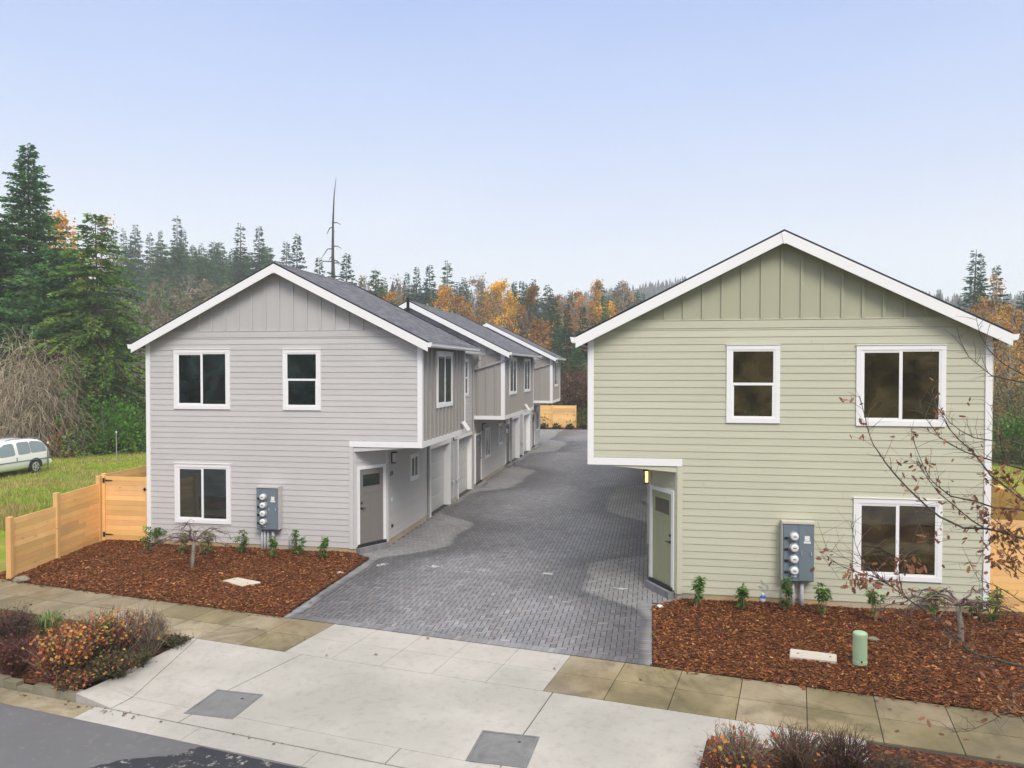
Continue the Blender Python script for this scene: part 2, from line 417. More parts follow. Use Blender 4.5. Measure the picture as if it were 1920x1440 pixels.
# sidewalk
mb = MB(); rs = random.Random(5)
p = -40.0
J = .97; base = -3.72
k0 = int((-40 - base) / J)
for k in range(k0, 40):
    p0 = base + k * J; p1 = p0 + J
    clean = -8.95 < (p0 + p1) / 2 < -3.75
    for (qa, qb) in ((-1.6, -.8), (-.8, 0.)):
        m = 0 if clean else (2 if (p0 > -2.7 and rs.random() < .7) or rs.random() < .25 else 1)
        slab(mb, p0, p1, qa, qb, 0, 0, .12, .007 if not clean else .004, m=m)
setp(mb.build('sidewalk', [M['conc'], M['conc_tan'], M['conc_green']]), kind='structure')
mb = MB()
mb.mesh([PQ(-40, -4.3, -.125), PQ(40, -4.3, -.125), PQ(40, .02, -.03), PQ(-40, .02, -.03)], [(0, 1, 2, 3)])
mb.mesh([PQ(-40, -1.65, -.02), PQ(40, -1.65, -.02), PQ(40, -.005, -.012), PQ(-40, -.005, -.012)], [(0, 1, 2, 3)])
setp(mb.build('joint_bed', M['joint']), kind='structure')
# driveway apron: slopes from the sidewalk to the gutter lip
mb = MB()
def apron_z(q): return 0.0 + (q + 1.6) / (QC + 1.6) * (ZS + .02)
def quad_slab(pts, m=0):
    t = [PQ(p, q, z) for p, q, z in pts]; b = [(x, y, z - .14) for x, y, z in t]; mb.hexa(b, t, m=m)
qa, qb = -1.606, QC + .42
for (pa, pb, pc, pd) in ((-8.2, -3.56, -8.55, -3.56), (-3.55, -1.03, -3.55, -1.75), (-10.52, -8.21, -9.70, -8.56)):
    quad_slab([(pc + .005, qb, apron_z(qb)), (pd - .005, qb, apron_z(qb)), (pb - .005, qa, 0), (pa + .005, qa, 0)])
quad_slab([(-10.42, qb, .03), (-9.71, qb, apron_z(qb)), (-10.53, qa, 0), (-10.62, qa, 0)])
quad_slab([(-1.745, qb, apron_z(qb)), (-1.13, qb, .02), (-1.13, -2.32, 0), (-1.28, -2.32, -.01)])
quad_slab([(-1.022, qa - .71, apron_z(qa - .71)), (.9, qa - .71, 0), (.9, qa, 0), (-1.022, qa, 0)])
quad_slab([(-1.272, -2.317, apron_z(-2.317)), (-1.026, -2.317, apron_z(-2.317)), (-1.026, -1.607, 0), (-1.028, -1.607, 0)])
for (pa, pb) in ((-9.69, -8.4), (-8.39, -5.0), (-4.99, -1.76)):       # the lip along the gutter
    quad_slab([(pa + .004, QC + .004, ZS + .025), (pb - .004, QC + .004, ZS + .025), (pb - .004, qb - .008, apron_z(qb)), (pa + .004, qb - .008, apron_z(qb))])
quad_slab([(-10.40, QC + .004, .05), (-9.695, QC + .004, ZS + .03), (-9.715, qb - .008, apron_z(qb)), (-10.41, qb - .008, .035)])
quad_slab([(-1.755, QC + .004, ZS + .03), (.89, QC + .004, .02), (.89, qb - .3, .02), (-1.755, qb - .008, apron_z(qb))])
setp(mb.build('driveway_apron', M['conc']), kind='structure')

# vault covers in the apron
def vault(corner_px, label):
    P4 = [Vector(ground_at(*c, z=-.05) + (0,)) for c in corner_px]
    c = sum(P4, Vector()) / 4
    x = sum(v.x for v in (P4[1], P4[2])) / 2 - sum(v.x for v in (P4[0], P4[3])) / 2
    p, q = toP(c.x, c.y); zz = apron_z(q)
    o = empty('vault_cover', (c.x, c.y, zz), -math.atan2(.1743, .9848) * .35)
    f = MB(); h = .41; sl = -(ZS + .02) / (1.6 + QC) * -1
    tilt = lambda y: (apron_z(q + y) - zz)
    def hb(m_, x0, x1, y0, y1, z0, z1, mm=0):
        m_.hexa([(x0, y0, tilt(y0) + z0), (x1, y0, tilt(y0) + z0), (x1, y1, tilt(y1) + z0), (x0, y1, tilt(y1) + z0)],
                [(x0, y0, tilt(y0) + z1), (x1, y0, tilt(y0) + z1), (x1, y1, tilt(y1) + z1), (x0, y1, tilt(y1) + z1)], m=mm)
    for a in ((-h, h, -h, -h + .035), (-h, h, h - .035, h), (-h, -h + .035, -h + .036, h - .036), (h - .035, h, -h + .036, h - .036)): hb(f, *a, -.05, .009)
    f.build('frame', M['cover'], o)
    d = MB(); hb(d, -h + .042, h - .042, -h + .042, h - .042, -.05, .007); d.build('lid', M['cover'], o)
    k = MB(); hb(k, .15, .19, .19, .225, .0, .0095); k.build('lift_hole', M['black'], o)
    setp(o, label, 'manhole cover', 'square vault covers in the concrete apron')
vault([(405, 1297), (493, 1307), (428, 1355), (337, 1340)], 'square grey vault cover in the pale apron, the one near the colourful bushes')
vault([(912, 1378), (1020, 1395), (980, 1440), (863, 1430)], 'grey vault cover in the pale apron, cut by the bottom edge of the photo')

# ------------------------------------------------------------------ paver driveway (herringbone of single pavers)
XW_L, XW_R = -7.37, .02
mb = MB(); rp = random.Random(11)
PW, PL = .108, .216
def pav(x0, x1, y0, y1, col, dz=0.):
    b = .006; g = .003
    x0 += g; x1 -= g; y0 += g; y1 -= g; zt = dz + rp.uniform(-.002, .002)
    mb.mesh([(x0, y0, -.03), (x1, y0, -.03), (x1, y1, -.03), (x0, y1, -.03), (x0 + b, y0 + b, zt), (x1 - b, y0 + b, zt), (x1 - b, y1 - b, zt), (x0 + b, y1 - b, zt)],
            [(4, 5, 6, 7), (0, 1, 5, 4), (1, 2, 6, 5), (2, 3, 7, 6), (3, 0, 4, 7)], col)
def pcol():
    v = max(.55, rp.gauss(1., .11)); w_ = rp.uniform(-.03, .05)
    if rp.random() < .04: v *= 1.22
    return (v * (1 + w_), v, v * (1 - w_ * .8))
def inside(x, y):
    q = x * QN[0] + y * QN[1] - Q0
    if q < .10: return False
    if 19.6 < y < 20.9 and XW_L - .62 * (1 - abs(y - 19.95) / (.95 if y > 19.95 else .5)) < x < XW_L + .2: return True
    if 16.9 < y < 18.2 and XW_R - .2 < x < XW_R + .62 * (1 - abs(y - 17.2) / (.95 if y > 17.2 else .5)): return True
    if y < 56: return XW_L - .02 < x < XW_R + .02
    return -14 < x < 9 and y < 64.6
def herr(xa, xb, ya, yb):
    w_ = PW; ni = int((xb - xa) / w_) + 4; nj = int((yb - ya) / w_) + 4
    for j in range(-4, nj):
        for i in range(-4, ni):
            k = (i - j) % 4
            x, y = xa + i * w_, ya + j * w_
            if k == 0:
                if inside(x + w_, y + w_ / 2): pav(x, x + 2 * w_, y, y + w_, pcol())
            elif k == 3:
                if inside(x + w_ / 2, y + w_): pav(x, x + w_, y, y + 2 * w_, pcol())
herr(XW_L - .7, XW_R + .7, 12.6, 56.0)
# farther court: larger cells are enough
y = 56.0
while y < 64.4:
    x = -14.
    off = PW if int(round((y - 56) / PW)) % 2 else 0
    while x < 9: pav(x + off, x + off + PL, y, y + PW, pcol()); x += PL
    y += PW
y = 51.8
while y < 56.:
    x = -11.
    while x < XW_L - .02: pav(x, x + PL, y, y + PW, pcol()); x += PL
    y += PW
# soldier courses along the edges
y = 13.3
while y < 19.7:
    if y > 14.6: pav(XW_L + .02, XW_L + .27, y, y + PW, tuple(c * .98 for c in pcol()), .007)
    y += PW
y = 13.35
while y < 16.9: pav(XW_R - .24, XW_R + .01, y, y + PW, pcol(), .007); y += PW
pp = -10.0
while pp < -2.25:
    b0 = [PQ(pp + .003, .012, -.03), PQ(pp + PW - .003, .012, -.03), PQ(pp + PW - .003, .225, -.03), PQ(pp + .003, .225, -.03)]
    X = PQ(pp + .06, .12)[0]
    if XW_L < X < XW_R - .05: mb.hexa(b0, [(x, y_, .008) for x, y_, _ in b0], pcol())
    pp += PW
setp(mb.build('driveway', M['paver'], fix=False), kind='structure')
mb = MB()
def poly(mb, pts, z, m=0): mb.face([(x, y, z) for x, y in pts], m=m)
def qline(x, q=0.0): return (Q0 + q - x * QN[0]) / QN[1]
poly(mb, [(XW_L - .1, qline(XW_L - .1) + .005), (XW_R + .04, qline(XW_R + .04) + .005), (XW_R + .04, 58), (XW_L - .1, 58)], -.008)
poly(mb, [(XW_L - .34, 24.9), (XW_L - .099, 24.9), (XW_L - .099, 56), (XW_L - .34, 56)], -.009); poly(mb, [(XW_R + .039, 22.2), (XW_R + .34, 22.2), (XW_R + .34, 56), (XW_R + .039, 56)], -.009)
poly(mb, [(XW_L - .72, 19.85), (XW_L - .099, 19.4), (XW_L - .099, 21.1)], -.0095); poly(mb, [(XW_R + .039, 16.55), (XW_R + .72, 17.15), (XW_R + .039, 18.4)], -.0095)
poly(mb, [(-11, 51.72), (XW_L - .345, 51.72), (XW_L - .345, 56), (-11, 56)], -.0105)
poly(mb, [(-14.2, 56), (9.2, 56), (9.2, 64.7), (-14.2, 64.7)], -.011)
setp(mb.build('paver_base', M['pavejoint']), kind='structure')

# ------------------------------------------------------------------ mulch beds
def bed(name, poly_fn, x0, x1, y0, y1, step=.16, amp=.035):
    mb = MB(); nx = int((x1 - x0) / step) + 1; ny = int((y1 - y0) / step) + 1; vs = []; ok = {}
    for j in range(ny + 1):
        for i in range(nx + 1):
            x = x0 + i * (x1 - x0) / nx; ya, yb = poly_fn(x); y = ya + (yb - ya) * j / ny
            ed = min(1, min(y - ya, yb - y + .3) / .35)
            z = .012 + ed * (.03 + amp * (mnoise.noise(Vector((x * 1.1, y * 1.1, 3))) + .55 * mnoise.noise(Vector((x * 5, y * 5, 1))) + .25 * mnoise.noise(Vector((x * 13, y * 13, 1)))))
            vs.append((x, y, max(z, .004)))
    W_ = nx + 1
    mb.mesh(vs, [(j * W_ + i, j * W_ + i + 1, (j + 1) * W_ + i + 1, (j + 1) * W_ + i) for j in range(ny) for i in range(nx)])
    setp(mb.build(name, M['mulch'], smooth=True), kind='structure')
CHIP = [(.050, .013, .005), (.085, .022, .006), (.13, .036, .008), (.18, .052, .011), (.23, .075, .017), (.34, .135, .04), (.11, .032, .010), (.15, .044, .011)]
def chips(name, poly_fn, x0, x1, n, seed):
    r = random.Random(seed); mb = MB()
    for _ in range(n):
        x = r.uniform(x0, x1); ya, yb = poly_fn(x); y = r.uniform(ya + .01, yb) if r.random() > .006 else ya - abs(r.gauss(0, .06))
        ed = min(1, min(y - ya, yb - y + .3) / .35)
        z = .012 + ed * (.03 + .035 * (mnoise.noise(Vector((x * 1.1, y * 1.1, 3))) + .55 * mnoise.noise(Vector((x * 5, y * 5, 1)))))
        a = r.uniform(0, 6.28); ln = r.uniform(.012, .036) * (1.8 if r.random() < .06 else 1); wd = ln * r.uniform(.22, .5)
        d = Vector((math.cos(a), math.sin(a), r.uniform(-.35, .35))).normalized(); s_ = Vector((-math.sin(a), math.cos(a), r.uniform(-.5, .5))).normalized()
        p = Vector((x, y, max(z, .006) + r.uniform(.0, .02)))
        c = r.choice(CHIP); v = r.uniform(.75, 1.25)
        if r.random() < .02: c = (.42, .22, .08)
        if r.random() < .012: c = (.10, .12, .02)
        th = Vector((0, 0, .006))
        q = [p - d * ln - s_ * wd, p + d * ln - s_ * wd * .6, p + d * ln * .8 + s_ * wd, p - d * ln * .9 + s_ * wd * .8]
        mb.mesh(q + [k + th for k in q], [(4, 5, 6, 7), (0, 1, 5, 4), (2, 3, 7, 6)], tuple(k * v for k in c))
    setp(mb.build(name, M['chip'], fix=False), 'scattered red brown bark chips covering the planting beds', 'bark mulch', kind='stuff')
FY_L, FY_R = 19.92, 17.20          # front planes of the two rows
def bedL(x):
    ya = qline(x) + .004
    yb = 20.3 if x < -14.3 else FY_L - .0
    if x > -8.05: yb = FY_L - .02 - (x + 8.05) / .72 * .45
    return ya, min(yb, 20.2)
def bedR(x):
    ya = qline(x) + .004
    yb = FY_R
    if x < .67: yb = 16.5 + (x - .03) / .64 * .68
    if x > 6.8: yb = 17.3
    return ya, yb
bed('mulch_bed', bedL, -15.75, XW_L + .02, 0, 5); bed('mulch_bed', bedR, XW_R + .015, 12.0, 0, 4.5)
chips('bark_chips', bedL, -15.7, XW_L + .01, 36000, 1); chips('bark_chips', bedR, XW_R + .02, 9.5, 33000, 2)

# planting strips between sidewalk and kerb
for (nm, p0, p1, q0, q1, z) in (('planting_strip', -40, -10.63, QC + .16, -1.606, .0), ('planting_strip', .9, 40, QC + .16, -1.606, .0), ('planting_strip', -1.12, .895, QC + .17, -2.325, .03)):
    mb = MB(); n = 40; vs = []
    for i in range(n + 1):
        for j in range(9):
            p_ = p0 + (p1 - p0) * i / n; q_ = q0 + (q1 - q0) * j / 8
            vs.append(PQ(p_, q_, z - .02 + .05 * mnoise.noise(Vector((p_ * 2, q_ * 2, 0))) * (0 < j < 8)))
    mb.mesh(vs, [(i * 9 + j, (i + 1) * 9 + j, (i + 1) * 9 + j + 1, i * 9 + j + 1) for i in range(n) for j in range(8)])
    setp(mb.build(nm, M['mulch'], smooth=True), kind='structure')
# ------------------------------------------------------------------ wall helpers
LAPR = random.Random(17)
class Wall:
    """frame of a wall: s along, z up, d outwards"""
    def __init__(s, a, b, out):
        s.o = Vector((a[0], a[1])); t = Vector((b[0] - a[0], b[1] - a[1])); s.len = t.length; s.t = t.normalized()
        n = Vector((s.t.y, -s.t.x))
        s.n = n if n.dot(Vector(out)) > 0 else -n
    def P(s, u, z, d=0.): q = s.o + s.t * u + s.n * d; return (q.x, q.y, z)
    def box(s, mb, u0, u1, z0, z1, d0, d1, col=(1, 1, 1), m=0):
        P = s.P
        mb.hexa([P(u0, z0, d0), P(u1, z0, d0), P(u1, z0, d1), P(u0, z0, d1)], [P(u0, z1, d0), P(u1, z1, d0), P(u1, z1, d1), P(u0, z1, d1)], col, m)
    def lap(s, mb, z0, z1, lim, m=0, d0=.0):
        """lap boards; lim(z) -> (u0, u1) or None"""
        k = 0; z = z0
        while z < z1 - .005:
            zt = min(z + EXPO, z1); L = lim(z + .001); T = lim(zt - .001)
            if L and T and min(L[1], T[1]) > max(L[0], T[0]):
                P = s.P
                cuts = []; c = LAPR.uniform(.4, 3.6)
                while c < L[1] - .3:
                    if c > max(L[0], T[0]) + .3 and c < T[1] - .3: cuts.append(c)
                    c += 3.66
                ed = [None] + cuts + [None]
                for e0, e1 in zip(ed, ed[1:]):
                    l0, t0_ = (L[0], T[0]) if e0 is None else (e0 + .0008, e0 + .0008); l1, t1_ = (L[1], T[1]) if e1 is None else (e1 - .0008, e1 - .0008)
                    w_ = LAPR.uniform(-.0004, .0004)
                    b0, b1, t0, t1 = P(l0, z, d0 + .016 + w_), P(l1, z, d0 + .016 - w_), P(t0_, zt, d0 + .004), P(t1_, zt, d0 + .004)
                    mb.face((b0, b1, t1, t0), m=m)
                    mb.face((P(l0, z, d0), P(l1, z, d0), b1, b0), m=m)
            z = zt; k += 1

def add_window(parent, W, u0, u1, z0, z1, kind, glass, trim=.09, lat=None):
    mb = MB(); tb = .04
    W.box(mb, u0, u1, z1 - trim, z1, .0, tb + .004); W.box(mb, u0, u1, z0, z0 + trim, .0, tb + .004)
    W.box(mb, u0, u0 + trim, z0 + trim, z1 - trim, .0, tb); W.box(mb, u1 - trim, u1, z0 + trim, z1 - trim, .0, tb)
    W.box(mb, u0 - .012, u1 + .012, z1 + .001, z1 + .014, 0., tb + .022)          # head flashing
    win = mb.build('window', M['white'], parent)
    a0, a1, b0, b1 = u0 + trim + .001, u1 - trim - .001, z0 + trim + .001, z1 - trim - .001
    fr = MB(); f = .035
    W.box(fr, a0, a1, b1 - f, b1, 0., .032); W.box(fr, a0, a1, b0, b0 + f + .01, 0., .032)
    W.box(fr, a0, a0 + f, b0 + f + .01, b1 - f, 0., .032); W.box(fr, a1 - f, a1, b0 + f + .01, b1 - f, 0., .032)
    gl = MB()
    if kind == 'slider':
        m = (a0 + a1) / 2
        W.box(fr, m - .032, m + .032, b0 + f + .01, b1 - f, 0., .034)
        g = .022     # the moving sash on the left has its own frame
        W.box(fr, a0 + f, m - .032, b1 - f - g, b1 - f, 0., .026); W.box(fr, a0 + f, m - .032, b0 + f + .01, b0 + f + .01 + g, 0., .026)
        W.box(fr, a0 + f, a0 + f + g, b0 + f + g + .01, b1 - f - g, 0., .026)
        gl.face((W.P(a0 + f, b0 + f, .021), W.P(m - .032, b0 + f, .021), W.P(m - .032, b1 - f, .021), W.P(a0 + f, b1 - f, .021)))
        gl.face((W.P(m + .032, b0 + f, .019), W.P(a1 - f, b0 + f, .019), W.P(a1 - f, b1 - f, .019), W.P(m + .032, b1 - f, .019)))
        lk = MB(); W.box(lk, m - .012, m + .012, (b0 + b1) / 2 - .05, (b0 + b1) / 2 + .02, .034, .045); lk.build('latch', M['vinyl'], win)
    else:
        m = (b0 + b1) / 2
        W.box(fr, a0 + f, a1 - f, m - .028, m + .028, 0., .036)
        g = .02
        W.box(fr, a0 + f, a0 + f + g, b0 + f + .01, m - .028, 0., .027); W.box(fr, a1 - f - g, a1 - f, b0 + f + .01, m - .028, 0., .027)
        gl.face((W.P(a0 + f, b0 + f, .021), W.P(a1 - f, b0 + f, .021), W.P(a1 - f, m - .028, .021), W.P(a0 + f, m - .028, .021)))
        gl.face((W.P(a0 + f, m + .028, .019), W.P(a1 - f, m + .028, .019), W.P(a1 - f, b1 - f, .019), W.P(a0 + f, b1 - f, .019)))
    fr.build('frame', M['vinyl'], win); gl.build('pane', glass, win)
    return win

def add_door(parent, W, u0, u1, z0, z1, mat, glass, handle_side=0, trim=.09, lower_trim=True):
    tr = MB()
    W.box(tr, u0, u0 + trim, z0 - .03, z1, 0., .055); W.box(tr, u1 - trim, u1, z0 - .03, z1, 0., .055); W.box(tr, u0 + trim, u1 - trim, z1 - trim, z1, 0., .057)
    dr = tr.build('door_frame', M['white'], parent)
    a0, a1, b0, b1 = u0 + trim + .004, u1 - trim - .004, z0 + .02, z1 - trim - .004
    mb = MB(); wd = a1 - a0; ht = b1 - b0; st = .115
    W.box(mb, a0, a1, b0, b1, -.03, .022)
    # stiles and rails stand proud of the panels
    def pr(x0, x1, y0, y1, d=.033): W.box(mb, x0, x1, y0, y1, .022, d)
    L0, L1 = b1 - .50, b1 - .14
    pr(a0, a0 + st, b0, b1); pr(a1 - st, a1, b0, b1); pr(a0 + st, a1 - st, b1 - .13, b1); pr(a0 + st, a1 - st, b1 - .66, b1 - .51); pr(a0 + st, a1 - st, b0, b0 + .25)
    mid = (a0 + a1) / 2; pr(mid - .05, mid + .05, b0 + .25, b1 - .66)
    pr(a0 + st, a1 - st, L0 - .01, L0 + .02, .038); pr(a0 + st, a1 - st, L1 - .01, L1 + .01, .038)
    d = mb.build('door', mat, parent)
    g = MB(); g.face((W.P(a0 + st, L0 + .02, 0.0255), W.P(a1 - st, L0 + .02, 0.0255), W.P(a1 - st, L1 - .01, 0.0255), W.P(a0 + st, L1 - .01, 0.0255))); g.build('pane', glass, d)
    h = MB(); hx = a0 + .06 if handle_side == 0 else a1 - .06; hz = b0 + .98; sg = 1 if handle_side == 0 else -1
    W.box(h, hx - .028, hx + .028, hz - .028, hz + .028, .033, .042); W.box(h, hx - .01, hx + .01, hz - .01, hz + .01, .042, .08)
    W.box(h, min(hx, hx + sg * .12), max(hx, hx + sg * .12), hz - .009, hz + .009, .07, .087)
    W.box(h, hx - .026, hx + .026, hz + .12, hz + .17, .033, .05); h.build('handle', M['black'], d)
    sl = MB(); W.box(sl, u0 + .01, u1 - .01, z0 - .065, z0 + .018, .0, .09); sl.build('door_sill', M['dark'], parent)
    return d

def add_lamp(parent, W, u, z, lit=False):
    mb = MB(); W.box(mb, u - .06, u + .06, z - .17, z + .15, .016, .045); W.box(mb, u - .07, u + .07, z + .13, z + .17, .045, .16); W.box(mb, u - .055, u + .055, z - .17, z - .14, .045, .13)
    lamp = mb.build('wall_lamp', M['black'], parent)
    g = MB(); W.box(g, u - .042, u + .042, z - .138, z + .128, .046, .115); g.build('lamp_shade', M['lampon'] if lit else M['lampoff'], lamp)
    return lamp
t = NT('lamp_glass_off'); M['lampoff'] = t.done((.62, .62, .68), .35, .4)
t = NT('lamp_glass_lit'); t.b.inputs['Emission Color'].default_value = (1, .56, .2, 1); t.b.inputs['Emission Strength'].default_value = 1.5; M['lampon'] = t.done((.9, .7, .4), .4)

TXT = {}
def add_text(parent, name, W, u, z, size, text, d, mat, flip=False):
    cu = bpy.data.curves.new(name, 'FONT'); cu.body = text; cu.size = size; cu.extrude = .004; cu.align_x = 'CENTER'; cu.align_y = 'CENTER'
    tmp = bpy.data.objects.new(name, cu); COL.objects.link(tmp)
    dg = bpy.context.evaluated_depsgraph_get(); me = bpy.data.meshes.new_from_object(tmp.evaluated_get(dg)); bpy.data.objects.remove(tmp)
    o = bpy.data.objects.new(name, me); COL.objects.link(o); me.materials.clear(); me.materials.append(mat)
    t = Vector((W.t.x, W.t.y, 0)); n = Vector((W.n.x, W.n.y, 0)); up = Vector((0, 0, 1))
    right = up.cross(n)      # reading direction seen from outside
    m = Matrix(((right.x, up.x, n.x), (right.y, up.y, n.y), (right.z, up.z, n.z))).to_4x4()
    m.translation = Vector(W.P(u, z, d)); me.transform(m)
    if parent is not None: o.parent = parent
    return o

# ------------------------------------------------------------------ a row of townhouses
ZB, ZO, ZF0, ZF1 = .16, 2.94, 5.93, 6.10      # siding base, overhang underside, frieze band
def build_row(side, y0, xout, sgn, key, label, detail=True):
    """u runs from the outer wall (0) towards the driveway; v goes back from the front"""
    X = lambda u: xout + sgn * u
    T = lambda u, v: (X(u), y0 + v)
    UW, UG, UC = 8.13, 6.80, 6.20              # upper wall, ground-floor wall, start of the chamfer
    UR = UW / 2
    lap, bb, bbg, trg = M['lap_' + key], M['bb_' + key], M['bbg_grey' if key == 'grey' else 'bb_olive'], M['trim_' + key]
    root = empty('townhouse_row', (X(UR), y0, 0))
    setp(root, label, 'building')
    inv = Matrix.Translation((-X(UR), -y0, 0))
    kids = []
    def B(mb, name, mat, parent=None, smooth=False):
        o = mb.build(name, mat, None, smooth)
        if parent is None: o.data.transform(inv); o.parent = root
        else: o.parent = parent
        return o
    out_d = (sgn, 0); front = (0, -1)
    ROOFZ = 5.92                                # roof top surface at the wall line of a wide segment (z at u=0)
    def under(u, w=UW, z0=ROOFZ): return z0 + .5 * min(u, w - u) - .16
    Wf = Wall(T(0, 0), T(UW, 0), front)
    # front wall, ground + upper floor in one lap field
    mb = MB()
    def limf(z):
        e = UC if z < ZO else UW
        a = max(0., (z - (ROOFZ - .10)) / .5)
        return (a, min(e, UW - a)) if UW - 2 * a > .1 else None
    Wf.lap(mb, ZB, ZF0, limf); Wf.box(mb, (ZF1 - ROOFZ + .12) / .5, UW - (ZF1 - ROOFZ + .12) / .5, ZF0, ZF1, 0, .022)
    Wf.box(mb, .68, UW - .68, ZF1, ZF1 + .02, 0, .034)
    u1 = (ZF0 - ROOFZ + .1) / .5; u2 = (ZF1 + .02 - ROOFZ + .1) / .5
    mb.face((Wf.P(u1, ZF0, .007), Wf.P(UW - u1, ZF0, .007), Wf.P(UW - u2, ZF1 + .02, .007), Wf.P(u2, ZF1 + .02, .007)))
    B(mb, 'wall', lap)
    # gable in board and batten
    mb = MB(); za = ZF1 + .02
    ua = (za - ROOFZ + .1) / .5; ap = ROOFZ + .5 * UR - .10
    mb.face((Wf.P(ua, za, .008), Wf.P(UW - ua, za, .008), Wf.P(UR, ap, .008)))
    u = UR - .035 - .405 * 9
    while u < UW:
        zt = ROOFZ - .1 + .5 * min(u + .035, UW - u - .035)
        if zt > za + .03: Wf.box(mb, u, u + .062, za + .002, zt, .008, .038)
        u += .405
    B(mb, 'gable_wall', bbg)
    # foundation strip
    fd = MB()
    def fbox(a, b, out): W_ = Wall(a, b, out); W_.box(fd, -.0, W_.len, -.1, ZB - .006, -.14, .0)
    fbox(T(0, 0), T(UC, 0), front); fbox(T(0, .14), T(0, 31.6), (-sgn, 0))
    CH0, CH1 = T(UC, 0), T(UG, 1.05)
    nout = (sgn * 1.0, -.6)
    Wc = Wall(CH0, CH1, nout); Wc.box(fd, .02, Wc.len, -.1, ZB - .006, -.14, .0)
    fbox(T(UG, 1.07), T(UG, 5.1), out_d); fbox(T(UG, 7.98), T(UG, 9.18), out_d); fbox(T(UG, 11.8), T(UG, 20.4), out_d); fbox(T(UG, 27.6), T(UG, 31.7), out_d)
    B(fd, 'foundation', M['found'])
    # chamfered entrance wall and ground-floor side wall
    mb = MB()
    Wc.lap(mb, ZB, ZO - .002, lambda z: (0, Wc.len))
    Ws = Wall(T(UG, 0), T(UG, 31.7), out_d)
    openings = [(5.35, 7.98), (9.18, 11.72), (20.7, 23.28), (24.7, 27.28)]     # garage doors (recessed)
    GZ = 2.32
    solids = []; c = 1.05
    for a, b in openings: solids.append((c, a)); c = b
    solids.append((c, 31.7))
    for a, b in solids: Ws.lap(mb, ZB, ZO - .002, lambda z, a=a, b=b: (a, b))
    for a, b in openings: Ws.lap(mb, GZ + .12, ZO - .002, lambda z, a=a, b=b: (a, b))
    # recess walls of the upper floor run flush with the ground-floor wall
    for a, b in ((4.9, 11.8), (19.8, 27.6)): Ws.lap(mb, ZO, 5.6, lambda z, a=a, b=b: (a, b), d0=.0)
    B(mb, 'wall', lap)
    # garage doors with white jambs
    for i, (a, b) in enumerate(openings):
        j = MB(); dp = -.24
        Ws.box(j, a, b, GZ, GZ + .12, dp, .024)
        Ws.box(j, a, a + .10, -.0, GZ, dp, .024); Ws.box(j, b - .045, b, -.0, GZ, dp, .026); Ws.box(j, b + .001, b + .09, 0, GZ + .12, 0, .022)
        fr = B(j, 'garage_door_frame', M['white'])
        g = MB(); n = 4; hz = GZ / n
        for k in range(n):
            z0_, z1_ = k * hz + .006, (k + 1) * hz - .004
            Ws.box(g, a + .101, b - .046, z0_, z1_, dp - .03, dp + .02)
            for q in range(3):                    # long raised panel outlines
                w_ = (b - a - .17) / 3; s0 = a + .12 + q * w_
                Ws.box(g, s0 + .03, s0 + w_ - .03, z0_ + .09, z1_ - .09, dp + .02, dp + .029)
        B(g, 'garage_door', M['garage'] if key == 'grey' else M['garage_olive'])
    # upper bays: board and batten on the driveway side (and on set-back fronts)
    for (a, b) in ((0., 4.9), (11.8, 19.8), (27.6, 31.7)):
        mb = MB(); Wb = Wall(T(UW, a), T(UW, b), out_d)
        mb.face((Wb.P(0, ZO, 0), Wb.P(Wb.len, ZO, 0), Wb.P(Wb.len, 5.75, 0), Wb.P(0, 5.75, 0)))
        u = .42
        holes = {0.: ((1.5, 3.2),), 11.8: ((1.2, 2.95), (5.05, 6.9)), 27.6: ((.95, 2.9),)}[a]
        while u < Wb.len - .1:
            if any(h0 - .04 < u < h1 + .04 for h0, h1 in holes): Wb.box(mb, u - .034, u + .034, ZO + .16, 3.925, 0, .045)
            else: Wb.box(mb, u - .034, u + .034, ZO + .16, 5.72, 0, .045)
            u += .405
        if b < 31:
            We = Wall(T(UG, b), T(UW, b), (0, 1)); mb.face((We.P(0, ZO, 0), We.P(We.len, ZO, 0), We.P(We.len, 5.8, 0), We.P(0, 5.8, 0)))
        if a > 1:
            Wn = Wall(T(UG, a), T(UW, a), front)
            mb.face((Wn.P(0, ZO, 0), Wn.P(Wn.len, ZO, 0), Wn.P(Wn.len, ROOFZ - .05, 0), Wn.P(0, ROOFZ + .55, 0)))
            for u in (.18, .55, .95): Wn.box(mb, u, u + .06, ZO + .16, 5.9, 0, .035)
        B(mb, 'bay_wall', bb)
    # lap gables of the segments farther back
    for a in (11.8, 27.6):
        mb = MB()
        Wn = Wall(T(0, a), T(UW, a), front)
        Wn.lap(mb, 5.0, ROOFZ + .5 * UR - .1, lambda z: (max(0., (z - ROOFZ + .1) / .5), UW - max(0., (z - ROOFZ + .1) / .5) - (1.0 if z < 5.75 else 0)) if UW - 2 * max(0., (z - ROOFZ + .1) / .5) > .1 else None)
        for k, uu in enumerate((UR + 1.35, UR + 1.95, UR + 2.55)):
            zz = ROOFZ + .5 * (UW - uu) - .42
            vt = MB(); Wn.box(vt, uu - .17, uu + .17, zz - .02, zz + .06, .02, .12); B(vt, 'gable_vent', M['downspout'])
        B(mb, 'gable_wall', lap)
    # outer side, rear and floor of the overhang, to close the volume
    mb = MB(); Wo = Wall(T(0, 0), T(0, 31.7), (-sgn, 0)); Wo.lap(mb, ZB, 5.72, lambda z: (0, 31.7))
    Wr = Wall(T(0, 31.7), T(UW, 31.7), (0, 1)); mb.face((Wr.P(0, 0), Wr.P(UG, 0), Wr.P(UG, ZO), Wr.P(UW, ZO), Wr.P(UW, 5.7), Wr.P(UR, 7.7), Wr.P(0, 5.7)))
    B(mb, 'wall', lap)
